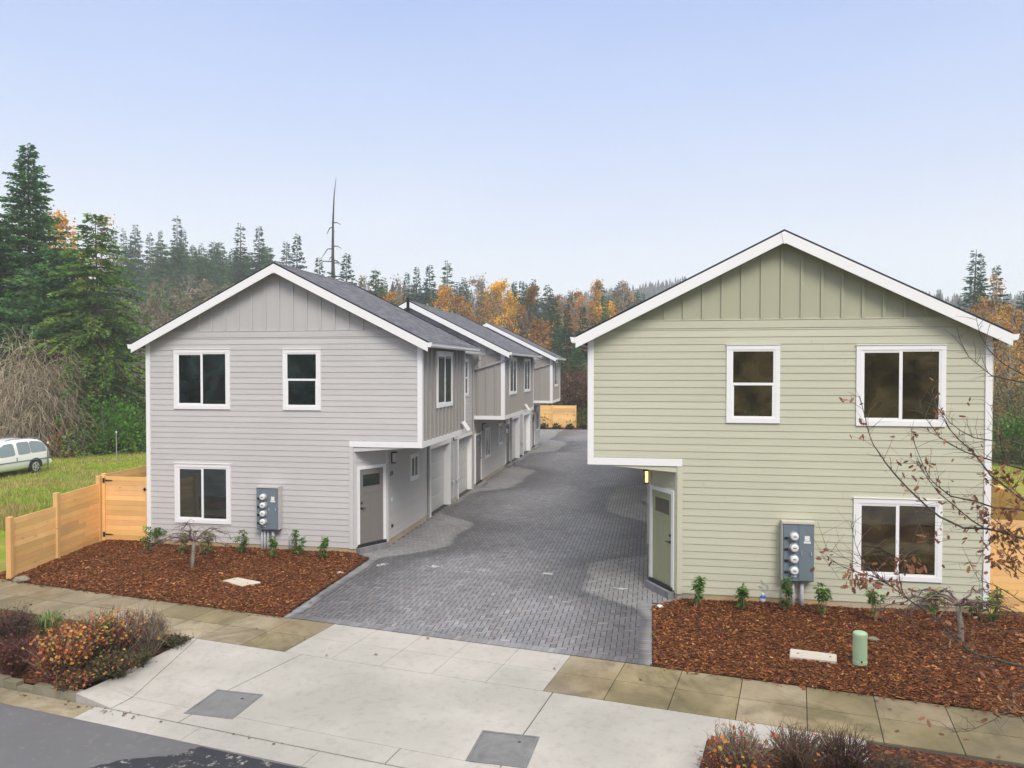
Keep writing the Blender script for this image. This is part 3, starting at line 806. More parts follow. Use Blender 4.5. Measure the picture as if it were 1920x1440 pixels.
    for (a, b) in ((0., 4.9), (11.8, 19.8), (27.6, 31.7)):
        sf = MB(); sf.mesh([(X(UC), y0 + a + .003, ZO + .001), (X(UW) - sgn * .003, y0 + a + .003, ZO + .001), (X(UW) - sgn * .003, y0 + b - .003, ZO + .001), (X(UC), y0 + b - .003, ZO + .001)], [(0, 1, 2, 3)])
        B(sf, 'soffit', trg)
    # white bands, corner boards
    tr = MB(); e = .036
    Wf.box(tr, UC - .09, UW + e, ZO - .005, ZO + .15, .0, e)
    Wf.box(tr, UW - .095, UW + e, ZO + .151, 5.80, .0, e - .002)
    B(tr, 'trim', M['white'])
    for (a, b) in ((0., 4.9), (11.8, 19.8), (27.6, 31.7)):
        Wb = Wall(T(UW, a), T(UW, b), out_d)
        tr = MB(); Wb.box(tr, .001, Wb.len, ZO - .005, ZO + .15, .0, e); Wb.box(tr, .001 if a > 1 else .002, .10, ZO + .151, 5.80, 0, e - .002); Wb.box(tr, Wb.len - .06, Wb.len, ZO + .151, 5.75, 0, .03)
        if a > 1:
            Wn = Wall(T(UG, a), T(UW, a), front)
            Wn.box(tr, 0, Wn.len + e, ZO - .005, ZO + .15, 0, e); Wn.box(tr, Wn.len - .13, Wn.len + e, ZO + .151, 5.86, 0, e - .002)
        B(tr, 'trim', M['white'])
    tr = MB()
    Wf.box(tr, -.03, .095, ZB - .02, 5.80, .0, e); Wo.box(tr, -.0, .09, ZB - .02, 5.72, .0, .03)
    B(tr, 'trim', M['white'])
    for (a, b) in ((5.0, 5.32), (11.73, 11.85)): tr = MB(); Ws.box(tr, a, a + .06, .02, ZO - .01, .018, .03); B(tr, 'trim', M['white'])
    tr = MB()
    Wf.box(tr, UC - .10, UC + .012, ZB - .02, ZO - .008, .0, .03); Wc.box(tr, .0, .085, ZB - .02, ZO - .008, 0., .03); B(tr, 'corner_board', trg); tr = MB(); Wc.box(tr, Wc.len - .085, Wc.len, ZB - .02, ZO - .008, 0, .03)
    Ws.box(tr, 1.05, 1.15, ZB - .02, ZO - .008, 0., .03)
    B(tr, 'corner_board', trg)
    # roofs
    dk = MB()
    def roof(v0, v1, ua_, ub_, zr0, ridge_u, first):
        """slopes from ua_ and ub_ (eaves) to the ridge"""
        th = .13
        zt = lambda u: zr0 - .5 * abs(u - ridge_u)
        mb = MB()
        for (p, q) in ((ua_, ridge_u), (ridge_u, ub_)):
            b = [(X(p), y0 + v0, zt(p) - th), (X(q), y0 + v0, zt(q) - th), (X(q), y0 + v1, zt(q) - th), (X(p), y0 + v1, zt(p) - th)]
            t_ = [(x, y, z + th) for x, y, z in b]
            mb.hexa(b, t_)
        rf = B(mb, 'roof', M['roof'])
        # dark drip edges in front; raised rear strips stand in for the shadow gap
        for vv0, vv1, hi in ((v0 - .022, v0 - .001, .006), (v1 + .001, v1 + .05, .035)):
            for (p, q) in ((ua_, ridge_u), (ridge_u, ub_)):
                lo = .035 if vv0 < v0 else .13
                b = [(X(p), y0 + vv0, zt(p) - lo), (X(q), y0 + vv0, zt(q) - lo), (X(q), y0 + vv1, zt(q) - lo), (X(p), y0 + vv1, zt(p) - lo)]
                dk = MB(); dk.hexa(b, [(X(p), y0 + vv0, zt(p) + hi), (X(q), y0 + vv0, zt(q) + hi), (X(q), y0 + vv1, zt(q) + hi), (X(p), y0 + vv1, zt(p) + hi)]); B(dk, 'drip_shade_edge', M['drip_shade'])
        # ridge caps
        rc = MB()
        n = int((v1 - v0) / .22)
        for k in range(n):
            ya, yb = y0 + v0 + k * .22, y0 + v0 + k * .22 + .235
            for sg in (-1, 1):
                u_ = ridge_u + sg * .15
                rc.mesh([(X(ridge_u), ya, zr0 + .012), (X(ridge_u), yb, zr0 + .02), (X(u_), yb, zt(u_) + .016), (X(u_), ya, zt(u_) + .008)], [(0, 1, 2, 3)])
        o = rc.build('ridge_cap', M['roof'], None); o.data.transform(inv); o.parent = rf
        # fascia: white rake boards on the front
        fa = MB(); hgt = .235
        for (p, q) in ((ua_, ridge_u - .0), (ridge_u, ub_)):
            b = [(X(p), y0 + v0 - .03, zt(p) - .035 - hgt), (X(q), y0 + v0 - .03, zt(q) - .035 - hgt), (X(q), y0 + v0, zt(q) - .035 - hgt), (X(p), y0 + v0, zt(p) - .035 - hgt)]
            fa.hexa(b, [(X(p), y0 + v0 - .03, zt(p) - .037), (X(q), y0 + v0 - .03, zt(q) - .037), (X(q), y0 + v0, zt(q) - .037), (X(p), y0 + v0, zt(p) - .037)])
        if first: # small key block where the rakes meet
            fa.hexa([(X(ridge_u - .015), y0 + v0 - .042, zr0 - .30), (X(ridge_u + .015), y0 + v0 - .042, zr0 - .30), (X(ridge_u + .015), y0 + v0 - .031, zr0 - .30), (X(ridge_u - .015), y0 + v0 - .031, zr0 - .30)],
                    [(X(ridge_u - .06), y0 + v0 - .042, zr0 - .075), (X(ridge_u + .06), y0 + v0 - .042, zr0 - .075), (X(ridge_u + .06), y0 + v0 - .031, zr0 - .075), (X(ridge_u - .06), y0 + v0 - .031, zr0 - .075)])
        B(fa, 'fascia', M['white'])
        # gutters on both eaves (K profile)
        for ue, so in ((ua_, -1), (ub_, 1)):
            g = MB(); ze = zt(ue) - .03
            pr = [(0, -.125), (.075, -.125), (.10, -.09), (.105, -.035), (.125, 0), (.115, .0), (.0, -.012)]
            vs = []; ya, yb = y0 + v0 + (-.03 if first else .0), y0 + v1 + .04
            for yy in (ya, yb):
                for dx, dz in pr: vs.append((X(ue + so * (dx + .002)), yy, ze + dz))
            k = len(pr); g.mesh(vs, [(i, (i + 1) % k, (i + 1) % k + k, i + k) for i in range(k)] + [tuple(range(k)), tuple(range(k, 2 * k))])
            B(g, 'gutter', M['white'])
    zr = ROOFZ + .5 * UR
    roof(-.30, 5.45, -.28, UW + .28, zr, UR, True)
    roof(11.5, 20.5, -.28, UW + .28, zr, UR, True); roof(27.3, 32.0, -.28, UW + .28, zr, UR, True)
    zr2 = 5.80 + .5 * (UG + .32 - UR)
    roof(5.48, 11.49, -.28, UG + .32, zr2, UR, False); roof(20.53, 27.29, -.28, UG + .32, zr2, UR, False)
    vp = MB(); vp.tube([(X(UR + .8), y0 + 9.0, zr2 - .5), (X(UR + .8), y0 + 9.0, 7.82)], .06, 10); B(vp, 'vent_pipe', M['black'])
    # downspouts
    def spout(path, r=.035):
        d = MB(); d.tube([(X(u), y0 + v, z) for u, v, z in path], r, 6); B(d, 'downspout', M['downspout'] if key == 'grey' else M['trim_olive'])
    spout([(UG + .40, 11.25, 5.62), (UG + .40, 11.25, 5.45), (UG + .12, 11.55, 5.2), (UG + .06, 11.6, 5.0), (UG + .06, 11.6, .12)])
    spout([(UW + .36, 11.62, 5.70), (UW + .36, 11.62, 5.55), (UW + .1, 11.72, 5.42), (UG + .1, 11.72, 5.02)])
    spout([(UG + .40, 27.05, 5.62), (UG + .40, 27.05, 5.45), (UG + .12, 27.35, 5.2), (UG + .06, 27.4, .12)])
    spout([(UW + .36, 27.42, 5.70), (UW + .36, 27.42, 5.55), (UW + .1, 27.52, 5.42), (UG + .1, 27.52, 5.02)])
    spout([(UG + .05, 5.02, ZO), (UG + .05, 5.02, .1)], .04); spout([(UG + .06, 20.45, ZO), (UG + .06, 20.45, .1)], .04)
    spout([(-.36, .05, 5.66), (-.36, .05, 5.52), (-.10, .18, 5.40), (-.06, .18, .1)])
    return root, X, T, B, Wf, Wc, Ws, inv, dict(UW=UW, UG=UG, UC=UC)

def kid(o, root, inv):
    """re-parent a piece built in world space (with sub-parts) under the row"""
    for x in [o] + list(o.children_recursive): x.data.transform(inv)
    o.parent = root
    return o
def finish_side(row, sgn, key, glass, lit):
    root, X, T, B, Wf, Wc, Ws, inv, U = row
    dm = M['door_' + key]
    doors = []
    tmp = empty('tmp')
    def grab(fn):
        before = set(o.name for o in COL.objects)
        fn(tmp)
        for o in list(tmp.children): kid(o, root, inv)
    grab(lambda p: add_door(p, Wc, .10, 1.12, .22, 2.38, dm, glass, 0))
    grab(lambda p: add_lamp(p, Ws, 1.42, 2.50, lit))
    grab(lambda p: add_window(p, Ws, 3.15, 3.98, 1.55, 2.38, 'slider', glass, .075))
    grab(lambda p: add_door(p, Ws, 12.05, 13.25, .18, 2.30, dm, glass, 1)); grab(lambda p: add_lamp(p, Ws, 13.6, 2.48)); grab(lambda p: add_window(p, Ws, 14.1, 15.25, 1.0, 2.38, 'slider', glass, .075))
    grab(lambda p: add_window(p, Ws, 17.15, 18.25, 1.3, 2.38, 'slider', glass, .075)); grab(lambda p: add_lamp(p, Ws, 18.65, 2.48)); grab(lambda p: add_door(p, Ws, 19.0, 20.15, .18, 2.30, dm, glass, 0))
    grab(lambda p: add_door(p, Ws, 27.75, 28.9, .18, 2.30, dm, glass, 1)); grab(lambda p: add_lamp(p, Ws, 29.2, 2.48)); grab(lambda p: add_window(p, Ws, 29.75, 30.85, 1.0, 2.38, 'slider', glass, .075))
    grab(lambda p: add_lamp(p, Ws, 8.5, 2.52))
    for (a, b, segs) in ((0., 4.9, ((1.5, 3.2),)), (11.8, 19.8, ((1.2, 2.95), (5.05, 6.9))), (27.6, 31.7, ((.95, 2.9),))):
        Wb = Wall(T(U['UW'], a), T(U['UW'], b), (sgn, 0))
        for s0, s1 in segs: grab(lambda p: add_window(p, Wb, s0, s1, 3.93, 5.56, 'slider', glass, .085))
    grab(lambda p: add_window(p, Ws, 9.95, 10.85, 3.95, 5.45, 'hung', glass, .085))
    # kerb-like entrance step of dark blocks
    st = MB(); n = 7; L = 1.05
    for k in range(n):
        v = .85 + .3 * ((k * 37) % 10) / 10
        Wc.box(st, .10 + k * L / n + .003, .10 + (k + 1) * L / n - .003, .0, .155, .001, .17, (v, v, v * 1.06))
    B(st, 'entrance_step', M['paver'])
    for (a, b) in ((12.0, 13.3), (18.95, 20.2), (27.7, 28.95)):
        st = MB(); Ws.box(st, a, b, .0, .12, .001, .32); B(st, 'entrance_step', M['paver'])
    # hose taps, outlet covers, keypad, angled roof-vent brackets under the bay
    o = MB()
    Ws.box(o, 1.36, 1.44, .48, .56, .014, .05); B(o, 'hose_tap', M['black'])
    o = MB(); Ws.box(o, 1.36, 1.43, 1.22, 1.34, .014, .03); B(o, 'doorbell', M['label'])
    o = MB(); Ws.box(o, 11.76, 11.82, 1.45, 1.75, .026, .05); B(o, 'keypad', M['downspout'])
    for base in (8.25, 8.85, 24.0):
        o = MB(); o.tube([Ws.P(base, .1, .04), Ws.P(base, 2.9, .04)], .016, 6)
        o.tube([Ws.P(base - .14, .80, .09), Ws.P(base, .86, .06), Ws.P(base + .12, .78, .1)], .025, 6); o.tube([Ws.P(base, .86, .06), Ws.P(base, .70, .13)], .02, 6)
        B(o, 'pipe', M['pipe'])
    for v in (4.35, 16.9):
        Wb = Wall(T(U['UW'], 0), T(U['UW'], 31), (sgn, 0)); o = MB()
        for k in (0, .24):
            o.tube([Wb.P(v + k - .05, 3.34, .06), Wb.P(v + k + .05, 3.06, .22)], .045, 8)
        B(o, 'vent_hood', M['white'])
    bpy.data.objects.remove(tmp)
    return root

XO_L, XO_R = -14.20, 6.77
rowL = build_row('left', FY_L, XO_L, 1, 'grey', 'long row of grey lap sided townhouses with white trim, left of the paver drive')
finish_side(rowL, 1, 'grey', M['glass'], False)
rowR = build_row('right', FY_R, XO_R, -1, 'olive', 'sage green lap sided townhouse with white trim and wide gable, right of the paver drive')
finish_side(rowR, -1, 'olive', M['glass_warm'], True)

# windows on the two fronts, measured on their wall planes
def front_window(row, Y, xo, sgn, x0, x1, ytop, ybot, kind, glass, trim=.10):
    root, X, T, B, Wf, Wc, Ws, inv, U = row
    ym = (ytop + ybot) / 2
    a = on_front(x0, ym, Y)[0]; b = on_front(x1, ym, Y)[0]; xm = (x0 + x1) / 2
    z1 = on_front(xm, ytop, Y)[1]; z0 = on_front(xm, ybot, Y)[1]
    u0, u1 = sorted(((a - xo) * sgn, (b - xo) * sgn))
    W2 = Wf
    if sgn < 0:      # keep the sliding sash on the viewer's left
        W2 = Wall(T(U['UW'], 0), T(0, 0), (0, -1)); u0, u1 = U['UW'] - u1, U['UW'] - u0
    kid(add_window(None, W2, u0, u1, z0, z1, kind, glass, trim), root, inv)
G1, G2 = M['glass'], M['glass_warm']
front_window(rowL, FY_L, XO_L, 1, 327, 432, 655, 767, 'slider', G1); front_window(rowL, FY_L, XO_L, 1, 531, 602, 655, 769, 'hung', G1); front_window(rowL, FY_L, XO_L, 1, 327, 432, 870, 982, 'slider', G1)
front_window(rowR, FY_R, XO_R, -1, 1362, 1462, 647, 793, 'hung', G2); front_window(rowR, FY_R, XO_R, -1, 1605, 1773, 647, 799, 'slider', G2); front_window(rowR, FY_R, XO_R, -1, 1602, 1769, 936, 1090, 'slider', G2)
# house number by the lamp of the grey row
root, X, T, B, Wf, Wc, Ws, inv, U = rowL
kid(add_text(None, 'house_number', Ws, 1.38, 2.03, .17, '670', .018, M['black']), root, inv)

# ------------------------------------------------------------------ electric meter banks
def meter_bank(Y, px0, px1, py0, py1, label, deep, conds, frame_mat):
    x0, z1 = on_front((px0), py0, Y); x1, _ = on_front(px1, py0, Y); z0 = on_front((px0 + px1) / 2, py1, Y)[1]
    z1 = on_front((px0 + px1) / 2, py0, Y)[1]
    o = empty('electric_meter_bank', ((x0 + x1) / 2, Y - .02, z0)); w = (x1 - x0) / 2; h = z1 - z0
    D0, D1 = -.015, -deep
    mb = MB(); mb.bbox(-w, w, D1, D0, 0, h, .008); o2 = mb.build('cabinet', M['meterbox'], o)
    mb = MB(); mb.box(-w - .015, w + .015, D1 - .02, D0, h + .001, h + .045); mb.box(-w - .013, -w - .002, D1 + .01, D0, 0.01, h); mb.box(w + .002, w + .013, D1 + .01, D0, .01, h); mb.build('hood', frame_mat, o)
    seam = -w + 2 * w * .505
    mb = MB(); mb.bbox(seam + .004, w - .012, D1 - .012, D1 - .0005, .02, h - .02, .004); dr = mb.build('door', M['meterbox'], o)
    mb = MB(); mb.bbox(-w + .012, -w + 2 * w * .2, D1 - .010, D1 - .0005, .02, h - .02, .003); mb.build('breaker_cover', M['meterbox'], o)
    for hx in (seam + .06, w - .06): mb = MB(); mb.box(hx - .008, hx + .008, D1 - .035, D1 - .0125, h * .46, h * .53); mb.build('handle', M['galv'], dr)
    mb = MB()
    for yy, ww, hh in ((h * .74, .05, .07), (h * .68, .07, .028)): mb.box(seam + .17 - ww, seam + .17 + ww, D1 - .0145, D1 - .0125, yy - hh / 2, yy + hh)
    mb.build('notice', M['label'], dr)
    cx_ = -w + 2 * w * .355
    for k in range(4):
        zz = h * (.79 - k * .197)
        m1 = MB(); m1.lathe([(.095, -.001), (.095, -.03), (.088, -.032)], 20, (cx_, D1, zz), 'y'); me_ = m1.build('meter', M['galv'], o)
        m1 = MB(); m1.lathe([(.082, -.0325), (.082, -.10), (.074, -.118), (.05, -.124)], 20, (cx_, D1, zz), 'y'); m1.build('glass_cover', M['mglass'], me_, smooth=True)
        m1 = MB(); m1.box(cx_ - .032, cx_ + .032, D1 - .1275, D1 - .1245, zz - .004, zz + .012); m1.build('display', M['dark'], me_)
        b1 = MB(); bx = -w + 2 * w * .11; b1.bbox(bx - .04, bx + .04, D1 - .03, D1 - .0105, zz - .075, zz - .02, .008); b1.build('breaker', M['dark'], o)
    l1 = MB(); l1.box(cx_ - .05, cx_ + .05, D1 - .0035, D1 - .0005, h * .075, h * .105); l1.build('notice', M['label'], o)
    for fx_, r in conds:
        c = MB(); xx = -w + 2 * w * fx_; c.tube([(xx, -.10, .0), (xx, -.10, -z0 * .45), (xx + .0, -.105, -z0 * .5), (xx, -.105, -z0 - .05)], [r, r, r * 1.12, r * 1.12], 10); c.build('conduit', M['pipe'], o, smooth=True)
    setp(o, label, 'electric meter', 'electric meter banks on the front walls')
    return o
meter_bank(FY_L, 488, 528, 913, 991, 'blue grey electric meter bank with four round meters on the grey front wall', .24, ((.14, .03), (.27, .032), (.42, .028), (.66, .045)), M['lap_grey'])
meter_bank(FY_R, 1466, 1524, 979, 1086, 'blue grey electric meter bank with four round meters on the green front wall', .24, ((.1, .03), (.38, .03), (.66, .042)), M['meterframe'])
# riser conduits and stray fixtures at the grey wall
for i, (px, top, r) in enumerate(((540, 1000, .016), (545, 1003, .016), (549, 1010, .016), (559, 1016, .03))):
    x, z = on_front(px, top, FY_L - .1); mb = MB(); mb.tube([(x, FY_L - .07, 0.02), (x, FY_L - .07, z * .8), (x + .01, FY_L - .05, z)], r, 8)
    o = mb.build('riser_conduit', M['pipe'], smooth=True)
    setp(o, ['thin grey conduit stub beside the meter bank, first from the left', 'thin grey conduit stub beside the meter bank, second from the left', 'thin grey conduit stub beside the meter bank, right behind the shrub leaves', 'thick white pipe stub rising between the shrub stems by the grey wall'][i], 'conduit', 'conduit stubs by the grey wall')
x, z = on_front(1436, 1098, FY_R - .02); mb = MB()
mb.tube([(x - .07, FY_R - .02, z + .1), (x - .02, FY_R - .06, z + .05), (x + .06, FY_R - .05, z + .02), (x + .07, FY_R - .05, z - .08), (x + .02, FY_R - .06, z - .12), (x - .06, FY_R - .05, z - .02), (x - .12, FY_R - .04, z - .03)], .007, 6)
setp(mb.build('cable', M['galv'], smooth=True), 'loose grey cable curling out of the green siding left of the meters', 'cable')

# ------------------------------------------------------------------ small things in the beds
def on_bed(px, py): return ground_at(px, py, .03)
def lid_plate(quad, label):
    P4 = [Vector(ground_at(*c, z=.06)) for c in quad]
    mb = MB(); c = sum(P4, Vector((0, 0))) / 4
    top = [(p.x, p.y, .075) for p in P4]; bot = [(p.x, p.y, -.05) for p in P4]
    inn = [(c.x + (p.x - c.x) * .95, c.y + (p.y - c.y) * .95, .088) for p in P4]
    mb.mesh(bot + top + inn, [(0, 1, 5, 4), (1, 2, 6, 5), (2, 3, 7, 6), (3, 0, 4, 7), (4, 5, 9, 8), (5, 6, 10, 9), (6, 7, 11, 10), (7, 4, 8, 11), (8, 9, 10, 11)])
    o = empty('utility_box', (c.x, c.y, 0)); l = mb.build('lid', M['lid']); l.data.transform(Matrix.Translation((-c.x, -c.y, 0))); l.parent = o
    h = MB(); d = (P4[1] - P4[0]).normalized()
    for k in (-.25, .28): h.lathe([(.018, .0), (.018, .0905)], 10, (d.x * k, d.y * k, 0))
    h.build('lift_hole', M['dark'], o)
    setp(o, label, 'utility lid', 'pale utility lids in the bark')
lid_plate([(415, 1092), (452, 1103), (486, 1095), (442, 1086)], 'pale rectangular utility lid lying in the bark before the grey house')
lid_plate([(1484, 1237), (1573, 1246), (1573, 1233), (1485, 1222)], 'pale rectangular utility lid lying in the bark beside the green pedestal')
x, y = ground_at(1617, 1251, .02); o = empty('utility_pedestal', (x, y, 0))
mb = MB(); mb.lathe([(.118, -.05), (.118, .10), (.114, .105), (.114, .50)], 32, (0, 0, 0)); mb.build('base', M['pedestal'], o, smooth=False)
mb = MB(); mb.lathe([(.117, .501), (.117, .555), (.110, .575), (.092, .588), (.05, .595), (.01, .597)], 32); mb.build('cap', M['pedestal'], o)
mb = MB(); mb.bbox(-.012, .012, -.128, -.10, .10, .13, .003); mb.build('lock', M['dark'], o)
setp(o, 'pale green round utility pedestal standing in the bark before the green house', 'utility pedestal')
x, y = ground_at(1433, 1134, .02); o = empty('spray_can', (x, y, .03), .3); mb = MB()
t = NT('blue_plastic'); M['blue'] = t.done((.03, .12, .5), .35)
mb.lathe([(.055, 0), (.06, .01), (.06, .15), (.045, .17)], 16); mb.build('bottle', M['blue'], o, smooth=True)
mb = MB(); mb.lathe([(.03, .1705), (.03, .21), (.02, .215)], 14); mb.build('cap', M['label'], o); mb = MB(); mb.lathe([(.0605, .05), (.0605, .11)], 16); mb.build('label_band', M['label'], o)
setp(o, 'small blue bottle with a white cap standing in the bark by the green wall', 'bottle')
x, y = ground_at(1238, 1142, .03); mb = MB(); mb.lathe([(.085, 0), (.09, .02), (.07, .045), (.03, .06), (.0, .062)], 14, (x, y, .03))
t = NT('white_plastic'); M['wp'] = t.done((.8, .79, .8), .4)
setp(mb.build('marker_cap', M['wp'], smooth=True), 'white domed plastic cap lying in the bark corner beside the pavers', 'cap')
rr = random.Random(4)
def stone(px, py, s, label, mat):
    x, y = ground_at(px, py, .03); bm = bmesh.new(); bmesh.ops.create_icosphere(bm, subdivisions=2, radius=s)
    for v in bm.verts: v.co = Vector((v.co.x * 1.3, v.co.y, v.co.z * .6)) * (1 + .35 * mnoise.noise(v.co * 14 + Vector((px, 0, 0))))
    me = bpy.data.meshes.new('stone'); bm.to_mesh(me); bm.free(); me.materials.append(mat); o = bpy.data.objects.new('stone', me); COL.objects.link(o); o.location = (x, y, .04)
    setp(o, label, 'stone', 'loose stones in the bark')
stone(636, 1077, .07, 'whitish stone in the bark next to the paver edge', M['lid']); stone(1642, 1203, .085, 'grey stone lying in the bark right behind the green pedestal', M['curb'])
stone(36, 1089, .15, 'grey lump of concrete at the foot of the end fence post', M['curb'])
# chalky marks left on the pavers
mk = MB(); rm = random.Random(9)
for px, py, sx, sy in ((716, 1061, .16, .10), (810, 1064, .17, .08), (1166, 1106, .13, .03), (1030, 1078, .12, .04)):
    x, y = ground_at(px, py)
    for _ in range(26):
        a, b = rm.gauss(0, sx * .6), rm.gauss(0, sy); s = rm.uniform(.012, .05)
        mk.face([(x + a + s * math.cos(k) * rm.uniform(.6, 1.4), y + b + s * .7 * math.sin(k) * rm.uniform(.6, 1.4), .006 + _ * .00008) for k in (0, 1.2, 2.5, 3.7, 5)])
M['chalk'] = paint('chalk_mark', (.50, .50, .50), .9, .25, 30)
setp(mk.build('chalk_marks', M['chalk']), 'pale chalky smudges on the grey pavers', 'chalk marks', kind='stuff')
# ------------------------------------------------------------------ fences and gates
def cedar_col(r): v = r.uniform(.82, 1.16); return (v, v * r.uniform(.94, 1.03), v * r.uniform(.86, 1.04))
rf = random.Random(21)
def fence_panel(mb, a, b, z0, z1, board=.14, th=.02, d=0.):
    W_ = Wall(a, b, (0.001, -1)); z = z0
    while z < z1 - .03:
        zt = min(z + board, z1); u = 0.
        cut = rf.uniform(.3, .7) * W_.len if W_.len > 1.4 and rf.random() < .35 else None
        segs = [(0, W_.len)] if cut is None else [(0, cut - .002), (cut + .002, W_.len)]
        for (s0, s1) in segs: W_.box(mb, s0, s1, z + .002, zt - .002, d - th / 2, d + th / 2 + rf.uniform(0, .003), cedar_col(rf))
        z = zt
def post(mb, x, y, h, s=.06, rz=0., cap=False):
    ca, sa = math.cos(rz), math.sin(rz)
    q = [(x + (a * ca - b * sa) * s, y + (a * sa + b * ca) * s) for a, b in ((-1, -1), (1, -1), (1, 1), (-1, 1))]
    mb.hexa([(k[0], k[1], -.2) for k in q], [(k[0], k[1], h) for k in q], cedar_col(rf))
def mk_fence(label, posts, panels, rz=0., name='wooden_fence', cat='fence'):
    o = empty(name, (posts[0][0], posts[0][1], 0)); inv = Matrix.Translation((-posts[0][0], -posts[0][1], 0))
    for a, b, z0, z1 in panels:
        mb = MB(); fence_panel(mb, a, b, z0, z1); k = mb.build('board_panel', M['cedar']); k.data.transform(inv); k.parent = o
    for x, y, h in posts:
        mb = MB(); post(mb, x, y, h, rz=rz); k = mb.build('post', M['cedar']); k.data.transform(inv); k.parent = o
    setp(o, label, cat); return o
fa, fb, fc = (-15.15, 16.05), (-15.42, 17.85), (-15.86, 20.06)
def lerp2(a, b, t): return (a[0] + (b[0] - a[0]) * t, a[1] + (b[1] - a[1]) * t)
mk_fence('cedar fence of horizontal boards stepping down to the sidewalk left of the grey house',
         [(fa[0], fa[1], 1.50), (fb[0], fb[1], 1.79), (fc[0] - .02, fc[1] - .04, 1.93)],
         [(lerp2(fa, fb, .04), lerp2(fa, fb, .96), .04, 1.47), (lerp2(fb, fc, .04), lerp2(fb, fc, .96), .04, 1.75)], rz=.15)
def gate(label, x0, x1, y, h, hinge_left=True):
    o = empty('wooden_gate', ((x0 + x1) / 2, y, 0)); cx_ = (x0 + x1) / 2; inv = Matrix.Translation((-cx_, -y, 0))
    def B(mb, n, m, par=o): k = mb.build(n, m); k.data.transform(inv); k.parent = par; return k
    mb = MB(); fence_panel(mb, (x0 + .09, y), (x1 - .16, y), .06, h, .145); B(mb, 'board_panel', M['cedar'])
    mb = MB(); mb.box(x0 - .01, x0 + .082, y - .045, y + .045, -.1, h + .02, cedar_col(rf)); B(mb, 'post', M['cedar'])
    mb = MB(); mb.box(x1 - .14, x1 - .01, y - .05, y + .04, -.1, h + .01, cedar_col(rf)); B(mb, 'post', M['cedar'])
    xh = x0 + .05 if hinge_left else x1 - .2
    for zz in (.22, h - .12):
        mb = MB(); mb.hexa([(xh + .04, y - .032, zz - .02), (xh + .27, y - .032, zz - .008), (xh + .27, y - .018, zz - .008), (xh + .04, y - .018, zz - .02)], [(xh + .04, y - .032, zz + .02), (xh + .27, y - .032, zz + .008), (xh + .27, y - .018, zz + .008), (xh + .04, y - .018, zz + .02)])
        mb.box(xh - .03, xh + .038, y - .055, y - .046, zz - .07, zz + .07); B(mb, 'hinge', M['black'])
    mb = MB(); xl = x1 - .15 if hinge_left else x0 + .09
    mb.box(xl - .06, xl + .06, y - .062, y - .051, h * .82 - .012, h * .82 + .012); mb.box(xl - .02, xl + .02, y - .07, y - .051, h * .82 - .05, h * .82 + .05); B(mb, 'latch', M['black'])
    setp(o, label, 'gate'); return o
gate('cedar gate with black strap hinges between the fence and the grey house', -15.80, -14.26, 20.10, 1.92)
gate('cedar gate with a tall latch rod beside the green house, behind bare twigs', 6.86, 9.0, 17.42, 1.95, False)
mk_fence('cedar fence running back beside the grey house, seen just over the gate', [(-16.0, 20.4, 1.95), (-16.1, 22.8, 1.95), (-16.2, 25.2, 1.95), (-16.3, 27.6, 1.95)],
         [((-16.0, 20.47), (-16.1, 22.73), .05, 1.93), ((-16.1, 22.87), (-16.2, 25.13), .05, 1.93), ((-16.2, 25.27), (-16.3, 27.53), .05, 1.93)])
mk_fence('cedar fence running back at the right edge, beyond the gate of the green house', [(9.05, 17.5, 1.95), (9.05, 19.9, 1.95), (9.05, 22.3, 1.95), (9.05, 24.7, 1.95), (9.05, 27.1, 1.95)],
         [((9.05, 17.57 + 2.4 * k), (9.05, 19.83 + 2.4 * k), .05, 1.92) for k in range(4)])
mk_fence('cedar fence panel closing the far end of the paver drive', [(-9.6, 65.6, 1.98), (-8.35, 65.55, 1.98), (-6.35, 65.55, 1.98)],
         [((-9.54, 65.6), (-8.41, 65.55), .05, 1.95), ((-8.29, 65.55), (-6.41, 65.55), .05, 1.95)])
mb = MB(); mb.hexa([(-14, 64.7, -.1), (9, 64.7, -.1), (9, 65.5, -.1), (-14, 65.5, -.1)], [(-14, 64.7, .05), (9, 64.7, .05), (9, 65.5, .09), (-14, 65.5, .09)])
setp(mb.build('mulch_bed', M['mulch']), kind='structure')
# metal stakes in the meadow
def stake(px, py, top, label, cap):
    x, y = ground_at(px, py); zc = -x * SY + y * CY; h = (py - top) * zc / FPX
    o = empty('metal_stake', (x, y, 0)); mb = MB(); mb.box(-.02, .02, -.004, .004, -.2, h); mb.box(-.004, .004, .0045, .03, -.2, h); mb.build('stake_post', M['downspout'] if not cap else M['barkdark'], o)
    mb = MB(); mb.box(-.028, .028, -.02, .034, h + .001, h + .10); mb.build('tip', M['label'], o); setp(o, label, 'stake', 'metal stakes in the meadow')
stake(88, 883, 832, 'dark metal stake with a white tip right behind the van', True); stake(217, 864, 812, 'thin grey metal stake standing alone in the meadow near the grey house', False)

